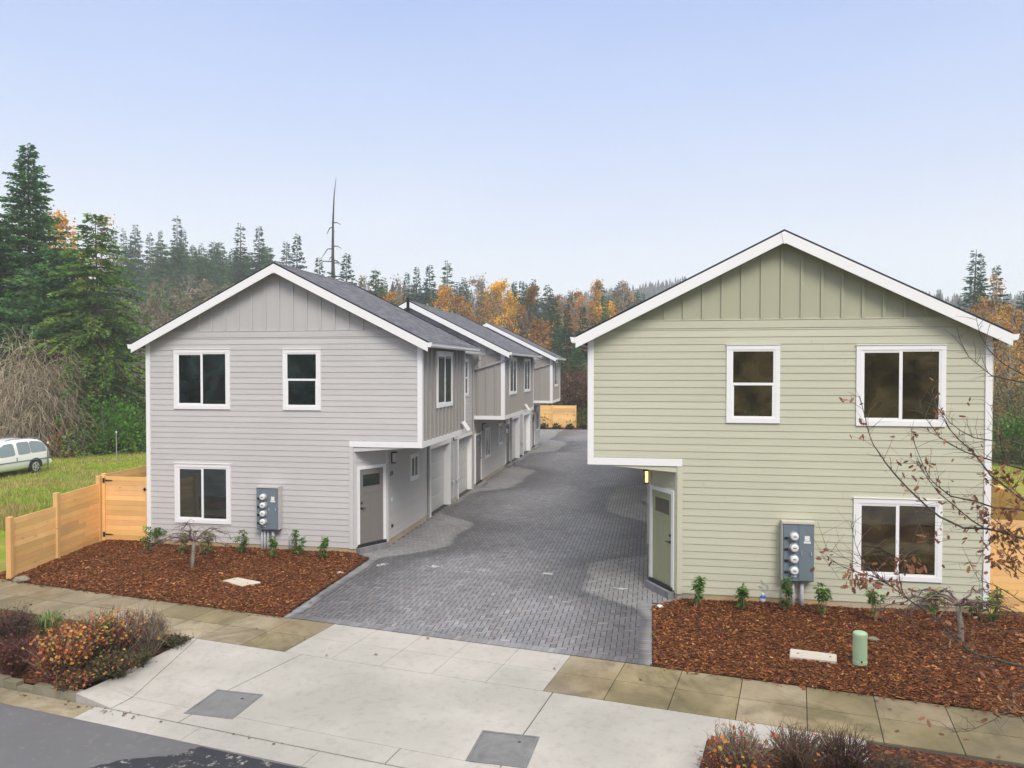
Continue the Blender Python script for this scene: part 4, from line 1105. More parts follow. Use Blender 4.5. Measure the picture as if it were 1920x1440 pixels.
# ------------------------------------------------------------------ the white minivan (tail to +Y, side seen)
def van():
    x0, ytail = -29.55, 33.85
    o = empty('minivan', (x0 - .9, ytail - 2.3, -.02)); L = 4.75
    # stations along the length s (0 = tail): (s, sill z, belt z, roof z, half width at belt, half width at roof)
    ST = [(0.0, .42, .98, 1.00, .80, .78), (.04, .34, 1.0, 1.10, .86, .76), (.12, .32, 1.0, 1.28, .89, .74), (.30, .31, .99, 1.50, .91, .72), (.55, .30, .98, 1.63, .92, .71), (1.0, .29, .97, 1.69, .925, .71), (1.8, .28, .95, 1.70, .93, .71), (2.6, .28, .93, 1.66, .93, .70), (3.0, .28, .92, 1.58, .92, .69), (3.4, .28, .91, 1.33, .92, .68), (3.8, .28, .90, 1.02, .91, .72), (4.3, .29, .82, .88, .88, .74), (4.62, .32, .66, .72, .80, .66), (4.75, .38, .55, .58, .66, .58)]
    mb = MB(); rings = []
    for s_, zs, zb, zr, wb, wr in ST:
        y = 2.3 - s_
        half = [(wb * .90, zs), (wb * .985, zs + .10), (wb * 1.0, zs + (zb - zs) * .55), (wb * .985, zb), (wr + (wb - wr) * .45, zb + (zr - zb) * .55), (wr + .02, zr - .07 * min(1, (zr - zb) / .5)), (wr * .88, zr - .012), (wr * .5, zr)]
        ring = [(a, y, z) for a, z in half] + [(-a, y, z) for a, z in reversed(half)]
        rings.append(ring)
    n = len(rings[0]); vs = [p for r_ in rings for p in r_]
    fs = [(i * n + j, i * n + (j + 1) % n, (i + 1) * n + (j + 1) % n, (i + 1) * n + j) for i in range(len(rings) - 1) for j in range(n)] + [tuple(range(n)), tuple((len(rings) - 1) * n + j for j in range(n))]
    mb.mesh(vs, fs); t = NT('van_paint'); t.b.inputs['Coat Weight'].default_value = .4; M['vanw'] = t.done((.84, .85, .84), .25, .5)
    t = NT('van_glass'); M['vang'] = t.done((.22, .27, .29), .12, .6); t = NT('van_trim'); M['vant'] = t.done((.16, .2, .26), .4); t = NT('tyre'); M['tyre'] = t.done((.015, .015, .016), .8)  # van glass base colour lightened to paint in a teal reflection
    t = NT('rim'); M['rim'] = t.done((.55, .56, .58), .3, .5, .6); t = NT('tail_lamp'); M['taill'] = t.done((.25, .02, .015), .2)
    b = mb.build('body', M['vanw'], o, smooth=True)
    def side(s_, f):                      # surface point: s along length, f=0 belt .. 1 roof
        for a, c in zip(ST, ST[1:]):
            if a[0] <= s_ <= c[0]:
                k = (s_ - a[0]) / (c[0] - a[0]); v = [a[i] + (c[i] - a[i]) * k for i in range(6)]; break
        zb, zr, wb, wr = v[2], v[3], v[4], v[5]
        top = zr - .07 * min(1, (zr - zb) / .5)
        if f < .55 * (zr - zb) / (top - zb): pass
        z = zb + (top - zb) * f; xm = wr + (wb - wr) * .45; zm = zb + (zr - zb) * .55
        x = wb * .985 + (xm - wb * .985) * (z - zb) / (zm - zb) if z < zm else xm + (wr + .02 - xm) * (z - zm) / max(top - zm, .01)
        return x, z
    for sg in (1, -1):
        for nm, segs in (('side_window', ((.22, 1.22), (1.24, 1.98), (2.16, 3.05))),):
            for a, c in segs:
                g = MB(); N = 10; up = []; lo = []
                for i in range(N + 1):
                    s_ = a + (c - a) * i / N; e = .07 if 0 < i < N else .14
                    x1, z1 = side(s_, .06 + (e - .07)); x2, z2 = side(s_, (.93 if s_ < 2.7 else .85) - (e - .07) * 1.5)
                    lo.append((sg * (x1 + .008), 2.3 - s_, z1)); up.append((sg * (x2 + .008), 2.3 - s_, z2))
                mids = []
                for i in range(N + 1):
                    s_ = a + (c - a) * i / N; x3, z3 = side(s_, .52); mids.append((sg * (x3 + .012), 2.3 - s_, z3))
                g.mesh(lo + mids + up, [(i, i + 1, N + 2 + i, N + 1 + i) for i in range(N)] + [(N + 1 + i, N + 2 + i, 2 * N + 3 + i, 2 * N + 2 + i) for i in range(N)])
                g.build('side_window', M['vang'], o, smooth=True)
        tr = MB()
        for i in range(16):
            s_ = .1 + 3.9 * i / 16; s2 = s_ + 3.9 / 16
            w_ = .935
            tr.hexa([(sg * w_ * .985, 2.3 - s_, .66), (sg * w_ * .985, 2.3 - s2, .66), (sg * (w_ + .012), 2.3 - s2, .66), (sg * (w_ + .012), 2.3 - s_, .66)], [(sg * w_ * .985, 2.3 - s_, .70), (sg * w_ * .985, 2.3 - s2, .70), (sg * (w_ + .012), 2.3 - s2, .70), (sg * (w_ + .012), 2.3 - s_, .70)])
        tr.build('side_moulding', M['vant'], o)
        h = MB(); h.bbox(sg * .938 - .012, sg * .938 + .012, .18, .22, .72, .88, .004); h.build('door_handle', M['vant'], o)
        rk = MB(); rk.tube([(sg * .58, 1.9, 1.62), (sg * .60, 1.7, 1.70), (sg * .60, .2, 1.73), (sg * .58, -.1, 1.68)], .018, 6); rk.build('roof_rail', M['vant'], o)
        for s_ in (.98, 3.75):
            wh = MB(); wh.lathe([(.30, -.02), (.33, .0), (.335, .08), (.33, .17), (.30, .19)], 28, (sg * .93 - (.19 if sg > 0 else 0) + (0 if sg > 0 else .0), 2.3 - s_, .33), 'x')
            ty = wh.build('wheel', M['tyre'], o, smooth=True)
            r_ = MB(); xx = sg * .936
            r_.lathe([(.215, 0), (.22, .004 * sg), (.20, .012 * sg)], 24, (xx - sg * .0, 2.3 - s_, .33), 'x')
            for k in range(5):
                a = k * 1.2566; r_.lathe([(.045, .013 * sg), (.04, .0145 * sg)], 8, (xx, 2.3 - s_ + .13 * math.cos(a), .33 + .13 * math.sin(a)), 'x', m=1)
            r_.build('rim', [M['rim'], M['tyre']], ty)
            ar = MB(); N = 14; p1 = [(sg * .934, 2.3 - s_ + .42 * math.cos(math.pi * i / N), .30 + .45 * math.sin(math.pi * i / N) ** .7) for i in range(N + 1)]
            ar.face(p1); ar.build('wheel_arch', M['tyre'], o)
        tl = MB(); tl.bbox(sg * .72 - .11, sg * .72 + .11, 2.25, 2.315, .72, 1.0, .02); tl.build('tail_light', M['taill'], o)
    bp = MB(); bp.bbox(-.9, .9, 2.2, 2.42, .36, .60, .05); bp.build('bumper', M['vanw'], o)
    rg = MB(); rg.face([(-.68, 2.287, 1.05), (.68, 2.287, 1.05), (.66, 2.03, 1.50), (-.66, 2.03, 1.50)]); rg.build('rear_window', M['vang'], o)
    setp(o, 'white minivan with tinted side glass parked on the meadow at the left edge', 'van')
van()

# ------------------------------------------------------------------ vegetation
def jit(r, c, v=.2): k = r.uniform(1 - v, 1 + v); return (c[0] * k * r.uniform(.93, 1.07), c[1] * k, c[2] * k * r.uniform(.9, 1.1))
def mixc(a, b, t): return tuple(x + (y - x) * t for x, y in zip(a, b))
def conifer_mesh(seed, H, Rr, nw, per, sp, leaf, cols, p=.8, droop=.25, bf=.06, thin=0., curve=.18, wleaf=.24):
    r = random.Random(seed); mb = MB(); tk = MB()
    lean = (r.uniform(-.01, .01) * H, r.uniform(-.01, .01) * H)
    ax = lambda h: Vector((lean[0] * (h / H) ** 2, lean[1] * (h / H) ** 2, h))
    tk.tube([ax(H * k / 8) for k in range(9)], [max(.02, H * .013 * (1 - k / 8.3)) * (1.35 if k == 0 else 1) for k in range(9)], 7)
    for i in range(nw):
        f = bf + (1 - bf) * ((i + r.uniform(-.3, .3)) / nw); f = min(max(f, bf), .992); h = H * f
        Ls = Rr * (1 - f) ** p * r.uniform(.78, 1.08) + .007 * H
        npb = max(3, int(per * (.6 + .5 * (1 - f)))); a0 = r.uniform(0, 6.28)
        for b in range(npb):
            if r.random() < thin: continue
            az = a0 + 6.283 * b / npb + r.uniform(-.35, .35); L = Ls * r.uniform(.55, 1.15); h = H * min(.993, max(bf * .7, f + r.uniform(-1.3, 1.3) * (1 - bf) / nw))
            o = Vector((math.cos(az), math.sin(az), 0)); sd = Vector((-o.y, o.x, 0))
            e = .32 * f - droop * (1 - f) * 1.2 + r.uniform(-.1, .1); base = ax(h)
            if L > leaf * 1.5:
                tk.tube([base, base + o * L * .5 + Vector((0, 0, L * (e * .5 - curve * .25))), base + o * L * .92 + Vector((0, 0, L * (e * .92 - curve * .85)))], [max(.012, L * .014), L * .009, L * .003], 3, cap=False)
            k = max(3, int(L / leaf * sp)); bc = r.choice(cols); bv = r.uniform(.75, 1.2)
            for q in range(k):
                t = .12 + .88 * (q + r.random()) / k; wv = (.30 * L * (1 - t) + leaf * .5) * r.uniform(-1, 1)
                pnt = base + o * L * t + sd * wv * .75 + Vector((0, 0, L * (e * t - curve * t * t) - abs(wv) * .18 + r.uniform(-.3, .3) * leaf))
                d = o * r.uniform(.3, 1.) + sd * (1 if wv > 0 else -1) * r.uniform(.1, .9) + Vector((0, 0, r.uniform(-.45, .2)))
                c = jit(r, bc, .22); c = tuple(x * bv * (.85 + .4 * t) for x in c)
                mb.leaf(pnt, d, Vector((r.uniform(-1, 1), r.uniform(-1, 1), r.uniform(-.7, .7))), leaf * r.uniform(.7, 1.3), leaf * wleaf * r.uniform(.7, 1.2), c)
    return mb, tk
def decid_mesh(seed, H, shape, nclump, nleaf, leaf, cols, trunk_h=.12, spread=.16, twigs=2, lw=.42):
    """shape(f)->radius fraction; trunk with limbs to clumps of leaves"""
    r = random.Random(seed); mb = MB(); tk = MB()
    ax = [Vector((r.uniform(-.012, .012) * H * k, r.uniform(-.012, .012) * H * k, H * k / 6 * .97)) for k in range(7)]
    tk.tube(ax, [max(.012 * H * .12, .011 * H * (1 - k / 6.4)) for k in range(7)], 7)
    def axis(h): k = min(5.999, max(0, h / (H * .97) * 6)); i = int(k); return ax[i].lerp(ax[i + 1], k - i)
    for c in range(nclump):
        f = trunk_h + (1 - trunk_h) * (c + r.random()) / nclump; f = min(f, .985)
        Rm = shape(f) * H; az = r.uniform(0, 6.283); rad = Rm * math.sqrt(r.random()) * 1.0
        ctr = axis(H * f) + Vector((math.cos(az) * rad, math.sin(az) * rad, 0))
        st = axis(max(.05 * H, H * f - rad * r.uniform(.7, 1.3) - .03 * H))
        md = st.lerp(ctr, .55) + Vector((0, 0, .06 * rad))
        tk.tube([st, md, ctr], [max(.008, .0035 * H * (1 - f * .6)), .002 * H, .0007 * H], 4, cap=False)
        cs = spread * H * r.uniform(.35, .8) * (.55 + .6 * shape(f) / .2); col = r.choice(cols); bv = r.uniform(.75, 1.2)
        for _ in range(twigs):
            e = ctr + Vector((r.gauss(0, cs * .6), r.gauss(0, cs * .6), r.uniform(.0, cs)))
            tk.tube([ctr, ctr.lerp(e, .5) + Vector((0, 0, .03 * cs)), e], [.0012 * H, .0009 * H, .0005 * H], 3, cap=False)
        for _ in range(nleaf):
            pnt = ctr + Vector((r.gauss(0, cs * .5), r.gauss(0, cs * .5), r.gauss(0, cs * .55)))
            d = Vector((r.uniform(-1, 1), r.uniform(-1, 1), r.uniform(-1, .5)))
            mb.leaf(pnt, d, Vector((r.uniform(-1, 1), r.uniform(-1, 1), r.uniform(-1, 1))), leaf * r.uniform(.7, 1.3), leaf * lw * r.uniform(.8, 1.2), tuple(x * bv for x in jit(r, col, .22)))
    return mb, tk
def tree(name, meshes, mats, loc, label, cat='tree', group=None, scale=1., rz=0., parts=('crown', 'trunk')):
    o = empty(name, loc, rz); o.scale = (scale,) * 3 if not hasattr(scale, '__len__') else scale
    for mb, m, nm in zip(meshes, mats, parts):
        if isinstance(mb, MB):
            if mb.f: mb.build(nm, m, o, fix=False)
        else:
            k = bpy.data.objects.new(nm, mb); COL.objects.link(k); k.parent = o
    return setp(o, label, cat, group)
def plant_at(px, ytop, zc, Hmesh):
    """ground position below image column px at camera depth zc, and the scale that puts the top at ytop"""
    v = at_depth(px, ytop, zc); g = terrain(v.x, v.y); return (v.x, v.y, g - .05), (v.z - g) / Hmesh
FIR = [(.028, .095, .024), (.040, .122, .030), (.058, .145, .034), (.024, .09, .034)]
FIRB = [(.020, .068, .044), (.028, .085, .050), (.038, .098, .052)]
CEDAR = [(.075, .165, .022), (.11, .205, .028), (.155, .245, .038), (.05, .12, .022)]
LAUREL = [(.085, .23, .022), (.12, .29, .03), (.16, .34, .045), (.05, .145, .022)]
GOLD = [(.62, .29, .012), (.70, .38, .02), (.52, .22, .01), (.45, .24, .025)]
AMBER = [(.40, .165, .02), (.46, .215, .03), (.30, .13, .022), (.24, .135, .04)]
YEL = [(.80, .48, .008), (.72, .42, .01), (.62, .34, .014)]
TAN = [(.23, .155, .085), (.19, .13, .075), (.27, .165, .075), (.15, .115, .075)]
BRUSH = [(.17, .135, .08), (.22, .17, .10), (.13, .115, .06), (.10, .12, .045)]

# --- big trees at the left edge
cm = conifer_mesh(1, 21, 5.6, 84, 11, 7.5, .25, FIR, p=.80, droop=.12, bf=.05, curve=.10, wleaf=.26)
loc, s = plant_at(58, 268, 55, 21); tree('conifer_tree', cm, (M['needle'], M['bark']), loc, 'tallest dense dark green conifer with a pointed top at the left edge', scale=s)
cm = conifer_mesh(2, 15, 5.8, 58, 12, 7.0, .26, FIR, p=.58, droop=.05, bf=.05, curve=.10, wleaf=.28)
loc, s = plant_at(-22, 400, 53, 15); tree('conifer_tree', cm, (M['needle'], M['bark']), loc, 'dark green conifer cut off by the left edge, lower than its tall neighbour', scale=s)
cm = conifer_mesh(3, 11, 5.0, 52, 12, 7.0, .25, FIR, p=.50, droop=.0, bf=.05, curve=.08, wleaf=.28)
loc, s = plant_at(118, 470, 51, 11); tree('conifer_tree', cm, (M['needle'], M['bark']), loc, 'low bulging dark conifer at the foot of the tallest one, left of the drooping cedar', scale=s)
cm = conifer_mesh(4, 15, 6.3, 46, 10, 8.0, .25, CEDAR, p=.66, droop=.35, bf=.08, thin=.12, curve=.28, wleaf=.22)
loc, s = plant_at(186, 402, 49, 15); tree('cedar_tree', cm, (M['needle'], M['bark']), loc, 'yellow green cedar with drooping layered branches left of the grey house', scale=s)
pop = lambda f: .11 * math.sin(min(1, f * 1.05) * math.pi) ** .6 + .015
dm = decid_mesh(5, 20, pop, 60, 46, .32, GOLD, .15, .09)
loc, s = plant_at(128, 402, 78, 20); tree('poplar_tree', dm, (M['leaf'], M['barkpale']), loc, 'golden yellow poplar showing between the tall conifer and the cedar', scale=s)
dm = decid_mesh(6, 20, pop, 55, 16, .3, TAN + GOLD[:1], .15, .09)
loc, s = plant_at(192, 404, 80, 20); tree('poplar_tree', dm, (M['leaf'], M['barkpale']), loc, 'pale half bare poplar behind the top of the cedar', scale=s)

# --- shrubs at the edge of the meadow
def bush_mesh(seed, W_, H, nst, nleaf, leaf, cols, tcols, weep=.0, lw=.4, st_r=.012, up=.6, leaf_top=.25, n3=3):
    r = random.Random(seed); mb = MB(); tk = MB(); tips = []
    for _ in range(nst):
        az = r.uniform(0, 6.283); rb = r.uniform(0, .28) * W_; ro = rb + W_ * math.sqrt(r.random()) * (1 - .28)
        h = H * math.sqrt(max(.04, 1 - (ro / (W_ * 1.02)) ** 2 * (1 - up * .4))) * r.uniform(.6, 1.05)
        b = Vector((math.cos(az) * rb, math.sin(az) * rb * .9, 0)); az2 = az + r.uniform(-.4, .4)
        e = Vector((math.cos(az2) * ro, math.sin(az2) * ro * .9, h))
        m1 = b.lerp(e, .45) + Vector((r.gauss(0, .05) * W_, r.gauss(0, .05) * W_, .16 * h)); pts = [b, m1, e]
        if weep: 
            pts.append(e + Vector((math.cos(az2) * W_ * .22, math.sin(az2) * W_ * .22, -h * weep * r.uniform(.3, .7)))); pts.append(pts[-1] + Vector((math.cos(az2) * W_ * .05, math.sin(az2) * W_ * .05, -h * weep * r.uniform(.2, .5))))
        n = len(pts); tk.tube(pts, [st_r * (1 - .8 * i / n) for i in range(n)], n3, jit(r, r.choice(tcols), .25), cap=False); tips.append(pts)
        for _k in range(2):
            s0 = pts[1].lerp(pts[2], r.random()); e2 = s0 + Vector((r.gauss(0, .16) * W_, r.gauss(0, .16) * W_, (r.uniform(-.25, .05) if weep else r.uniform(.02, .3)) * H)); e2.z = max(e2.z, .02)
            tk.tube([s0, s0.lerp(e2, .5) + Vector((0, 0, .03 * H)), e2], [st_r * .5, st_r * .35, st_r * .2], n3, jit(r, r.choice(tcols), .25), cap=False); tips.append([s0, s0.lerp(e2, .5), e2])
    for _ in range(nleaf):
        p_ = r.choice(tips); k = r.randrange(len(p_) - 1); t = r.random() ** (1 - leaf_top)
        q = p_[k].lerp(p_[k + 1], t) + Vector((r.gauss(0, leaf * .5), r.gauss(0, leaf * .5), r.gauss(0, leaf * .4)))
        q.z = max(q.z, .03)
        mb.leaf(q, Vector((r.uniform(-1, 1), r.uniform(-1, 1), r.uniform(-.8, .7))), Vector((r.uniform(-1, 1), r.uniform(-1, 1), 1)), leaf * r.uniform(.7, 1.3), leaf * lw * r.uniform(.8, 1.2), jit(r, r.choice(cols), .2))
    return mb, tk
TW = [(.20, .16, .115), (.25, .205, .15), (.15, .12, .085), (.29, .24, .18)]
TWD = [(.06, .045, .035), (.09, .065, .05), (.045, .035, .03), (.12, .085, .06)]
TWR = [(.10, .045, .035), (.13, .06, .045), (.08, .04, .035)]
def shrub(name, bm_, px, py, zc, label, scale=1., cat='bush', mats=None, group=None, z=None):
    v = at_depth(px, py, zc); g = terrain(v.x, v.y) if z is None else z
    return tree(name, bm_, mats or (M['leaf'], M['twig']), (v.x, v.y, g - .03), label, cat, group, scale, parts=('foliage', 'branches'))
def tangle(seed, W_, H, n, tcols, nleaf, cols, leaf=.14):
    r = random.Random(seed); tk = MB(); lf = MB()
    lump = lambda d: .80 + .34 * mnoise.noise(Vector(d) * 2.1 + Vector((seed, 0, 0)))
    for _ in range(22):
        az = r.uniform(0, 6.283); el = math.asin(r.uniform(.25, 1)); d = Vector((math.cos(az) * math.cos(el), math.sin(az) * math.cos(el), math.sin(el))); k = lump(d) * .9; e = Vector((d.x * W_ * k, d.y * W_ * k, d.z * H * k))
        tk.tube([Vector((d.x * .3, d.y * .3, 0)), e * .5 + Vector((0, 0, .12 * H)), e], [.07, .045, .015], 5, jit(r, TWD[3], .2), cap=False)
    for _ in range(n):
        az = r.uniform(0, 6.283); el = math.asin(r.uniform(.02, 1)); d = Vector((math.cos(az) * math.cos(el), math.sin(az) * math.cos(el), math.sin(el))); k = lump(d) * r.uniform(.62, 1.05)
        p = Vector((d.x * W_ * k, d.y * W_ * k, d.z * H * k)); v = Vector((d.x * .6 + r.gauss(0, .45), d.y * .6 + r.gauss(0, .45), r.uniform(-.25, .45))); L = r.uniform(.5, 1.7) * W_ / 3.6; q = [p]
        for m in range(4): v = v + Vector((r.gauss(0, .22), r.gauss(0, .22), -.42)); q.append(q[-1] + v.normalized() * L / 4); q[-1].z = max(q[-1].z, .03)
        tk.tube(q, [.013, .011, .009, .007, .004], 3, jit(r, r.choice(tcols), .25), cap=False)
    for _ in range(nleaf):
        az = r.uniform(0, 6.283); el = math.asin(r.random()); d = Vector((math.cos(az) * math.cos(el), math.sin(az) * math.cos(el), math.sin(el))); k = lump(d) * r.uniform(.3, .92)
        if mnoise.noise(d * 3.3 + Vector((0, seed, 2))) < -.05 + .35 * d.z: continue
        lf.leaf((d.x * W_ * k, d.y * W_ * k, d.z * H * k), Vector((r.uniform(-1, 1), r.uniform(-1, 1), r.uniform(-1, .5))), Vector((r.uniform(-1, 1), r.uniform(-1, 1), r.uniform(-1, 1))), leaf * r.uniform(.7, 1.4), leaf * .4, jit(r, r.choice(cols), .25))
    return lf, tk
TWL = [(.36, .29, .21), (.30, .235, .165), (.42, .35, .27), (.24, .19, .13)]
bm_ = tangle(10, 4.0, 8.4, 4600, TWL, 9000, [(.05, .085, .03), (.08, .12, .035), (.04, .065, .03), (.16, .14, .06)]); shrub('willow_bush', bm_, 62, 800, 46, 'large tangled bare bush with grey brown drooping twigs beside the van', 1.0)
bm_ = tangle(11, 2.6, 4.6, 1900, TWL, 5200, [(.06, .09, .03), (.40, .26, .03), (.5, .34, .04), (.10, .12, .04)]); shrub('willow_bush', bm_, -8, 815, 44, 'greyish bare bush with yellow leaves at the left edge behind the van', 1.0)
def leafball(seed, W_, H, n, leaf, cols, lw=.4, ncl=26):
    r = random.Random(seed); mb = MB(); tk = MB(); cl = []
    for _ in range(ncl):
        az = r.uniform(0, 6.283); e = math.asin(r.random()); k = r.uniform(.55, .95)
        c = Vector((math.cos(az) * math.cos(e) * W_ * k, math.sin(az) * math.cos(e) * W_ * k, max(.06 * H, math.sin(e) * H * k))); cl.append((c, r.choice(cols), r.uniform(.75, 1.25)))
        tk.tube([(0, 0, 0), c * .5 + Vector((0, 0, .05 * H)), c], [.03, .02, .008], 4, TWD[0], cap=False)
    for _ in range(n):
        c, col, bv = r.choice(cl); s_ = W_ * .22
        p_ = c + Vector((r.gauss(0, s_), r.gauss(0, s_), r.gauss(0, H * .13))); p_.z = abs(p_.z)
        d = (p_ - Vector((0, 0, H * .3))).normalized() + Vector((r.uniform(-.7, .7), r.uniform(-.7, .7), r.uniform(-.2, .8)))
        mb.leaf(p_, d, Vector((r.uniform(-1, 1), r.uniform(-1, 1), r.uniform(-.8, .8))), leaf * r.uniform(.7, 1.3), leaf * lw, tuple(x * bv for x in jit(r, col, .2)))
    return mb, tk
shrub('laurel_bush', leafball(12, 2.0, 3.3, 5200, .20, LAUREL, .36, 40), 212, 815, 47, 'bright green laurel bush at the meadow edge, left of the grey house')
shrub('laurel_bush', leafball(13, 2.0, 3.6, 3600, .22, LAUREL[:2] + FIR[:1], .36, 30), 262, 815, 50, 'darker laurel bush half hidden behind the left wall of the grey house')
shrub('bramble_bush', leafball(14, 1.7, 2.0, 1900, .18, BRUSH + GOLD[2:3] + LAUREL[:1], .4), 135, 822, 46, 'brown and yellow bramble bush at the foot of the cedar, right of the willow')
shrub('bramble_bush', leafball(15, 1.5, 1.3, 1300, .16, BRUSH + GOLD[:1], .4), 100, 835, 45, 'low yellowing bramble bush directly behind the van tail')
shrub('evergreen_bush', leafball(16, 2.6, 5.0, 3000, .26, FIR + LAUREL[:1], .34, 30), 165, 800, 50.5, 'dark evergreen bush filling the gap under the cedar')
shrub('evergreen_bush', leafball(17, 3.2, 5.6, 3200, .28, FIR, .34, 30), 20, 800, 51, 'dark evergreen bush behind the bare willow at the left edge')
# --- forest behind the houses: prototypes once, then copies
def proto_mesh(name, mb, mat):
    o = mb.build(name, mat, fix=False); me = o.data; bpy.data.objects.remove(o); return me
PROT = []
for k, (R_, p_, dr, th, cl) in enumerate(((4.0, .98, .25, .05, FIRB), (3.4, 1.0, .3, .15, FIR), (4.6, .85, .15, .02, FIRB), (2.9, 1.05, .35, .22, FIRB), (4.9, .72, .05, .0, FIR), (3.9, .92, .2, .06, FIR))):
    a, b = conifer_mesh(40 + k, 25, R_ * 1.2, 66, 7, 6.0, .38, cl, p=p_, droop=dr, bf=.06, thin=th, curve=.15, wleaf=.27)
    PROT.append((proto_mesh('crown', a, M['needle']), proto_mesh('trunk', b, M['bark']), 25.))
rF = random.Random(77)
def wood(px, ytop, zc, k, label, group=None, wid=1.):
    wid *= 1.2
    me = PROT[k]; loc, s = plant_at(px, ytop, zc, me[2])
    return tree('conifer_tree', (me[0], me[1]), (None, None), loc, label, 'tree', group, (s * wid, s * wid, s), rF.uniform(0, 6.28))
GH = 'conifers of the hillside wood behind the grey roofs'
for px, yt, zc, k, lb, w_ in (
    (215, 432, 150, 5, 'hazy conifer on the hillside nearest the right edge of the cedar', 1), (233, 428, 160, 1, 'slim hazy conifer just left of the spire shaped one on the hillside', .8),
    (254, 422, 150, 2, 'spire shaped dark conifer on the hillside, between slim ones', .8), (284, 436, 160, 1, 'ragged hillside conifer with brownish foliage around its top', 1), (303, 432, 165, 0, 'dark narrow hillside conifer left of the tallest hillside tree', .7),
    (333, 404, 150, 3, 'tallest narrow dark conifer on the left hillside', 1.1), (346, 430, 152, 0, 'conifer leaning against the right side of the tallest hillside tree', .9), (379, 455, 150, 1, 'pointed green conifer in the dip right of the tallest hillside tree', 1), (393, 468, 150, 5, 'short hazy conifer in the dip of the hillside skyline', 1.1),
    (414, 452, 155, 4, 'broad round topped conifer in the middle of the hillside skyline', .9), (436, 466, 145, 5, 'pale green conical conifer left of the sparse tall one', 1), (452, 418, 140, 3, 'sparse tall conifer with see-through top left of the grey gable peak', 1.2),
    (487, 424, 138, 0, 'dense pointed conifer nearest the left side of the grey gable peak', .95), (505, 470, 135, 5, 'low hazy conifer touching the grey gable peak on its left', 1), (470, 470, 140, 4, 'low broad conifer between the two tall ones left of the grey gable', .8),
    (556, 438, 112, 0, 'lone pointed conifer rising just right of the grey gable peak', .95), (600, 482, 112, 0, 'small conifer left of the dead snag', 1), (648, 474, 102, 0, 'dark conifer right behind the dead snag', 1.1), (622, 505, 92, 4, 'low green conifer at the foot of the dead snag', .8),
    (705, 503, 98, 4, 'green round topped conifer over the middle of the front grey roof', .75), (722, 520, 100, 5, 'green conifer at the far end of the front grey ridge', .8),
    (762, 510, 128, 0, 'leftmost of the hazy conifers above the second grey gable', .95), (782, 500, 130, 0, 'second hazy conifer from the left above the second grey gable', .9), (808, 496, 130, 0, 'wide hazy conifer above the second grey ridge', 1.2), (838, 488, 126, 1, 'open branched conifer, the highest above the second grey roof', 1.2),
    (871, 520, 126, 5, 'conifer behind the orange trees right of the open branched one', .95), (905, 524, 130, 5, 'conifer between the tan tree and the round yellow tree', .9), (963, 532, 128, 0, 'slim conifer right beside the round yellow tree', .9), (979, 526, 126, 0, 'pointed conifer right of the round yellow tree', 1.), (1003, 523, 120, 2, 'broad dark conifer behind the orange birch', .8), (950, 560, 122, 2, 'dark conifer under the round yellow tree', .8), (925, 575, 126, 4, 'dark conifer between the tan tree and the orange birch', .8),
    (1040, 556, 98, 4, 'mid green conifer left of the gold trees beside the green gable', .72), (1062, 566, 84, 0, 'dark green pointed conifer by the gold trees, nearest the grey roofs', .9), (1091, 572, 80, 0, 'dark green conifer standing before the gold trees', 1.), (1115, 600, 78, 2, 'dark conifer above the left eave of the green house', .9), (1045, 610, 74, 2, 'dense dark conifer over the end of the grey row', .8), (1082, 640, 72, 4, 'low dense dark conifer behind the red bush', .9),
    (1135, 560, 104, 1, 'dark slim conifer between gold and amber trees over the green eave', 1.), (1192, 540, 138, 0, 'bluish conifer right of the amber trees over the green rake', .9), (1205, 548, 140, 0, 'small bluish conifer by the green rake, right of its bigger neighbour', .8),
    (1022, 568, 118, 5, 'hazy conifer right behind the orange birch', .9), (860, 560, 122, 4, 'dark conifer hidden between the orange trees', .8),
    (1757, 541, 140, 0, 'tiny conifer peeping over the right rake of the green gable', .9), (1822, 468, 92, 3, 'tall dark conifer with a double top right of the green gable', 1.5), (1836, 474, 93, 1, 'thin conifer leader joined to the tall dark one at the right', .8), (1866, 497, 86, 0, 'layered dark conifer behind golden leaves at the right edge', 1.), (1912, 545, 80, 2, 'dark conifer at the right edge, lower than the layered one', .8), (1800, 560, 100, 2, 'broad dark conifer at the foot of the double topped one', .8), (1848, 560, 98, 4, 'dark bushy conifer between the double topped and the layered one', .7)):
    wood(px, yt, zc, k, lb, None, w_)
for i in range(110):      # the wood closes behind them
    px = rF.uniform(205, 560); zc = rF.uniform(140, 172); yt = (rF.uniform(452, 500) if i % 2 else rF.uniform(490, 545)) + (14 if px < 240 else 0)
    wood(px, yt, zc, rF.choice((2, 4, 4, 5, 0)), 'hazy conifer lower down in the hillside wood left of the grey gable', GH, rF.uniform(1., 1.4))
for i in range(18):
    wood(rF.uniform(1960, 2350), rF.uniform(470, 560), rF.uniform(95, 150), rF.choice((0, 2, 4, 5)), 'conifer of the wood beyond the meadow, outside the right edge', 'conifers beyond the right meadow', rF.uniform(1., 1.3))
for i in range(64):
    px = rF.uniform(640, 1200); zc = rF.uniform(118, 150); yt = rF.uniform(526, 590)
    wood(px, yt, zc, rF.choice((0, 2, 4, 5)), 'shaded conifer deep in the wood behind the autumn trees', 'shaded conifers behind the autumn trees', rF.uniform(.95, 1.3))
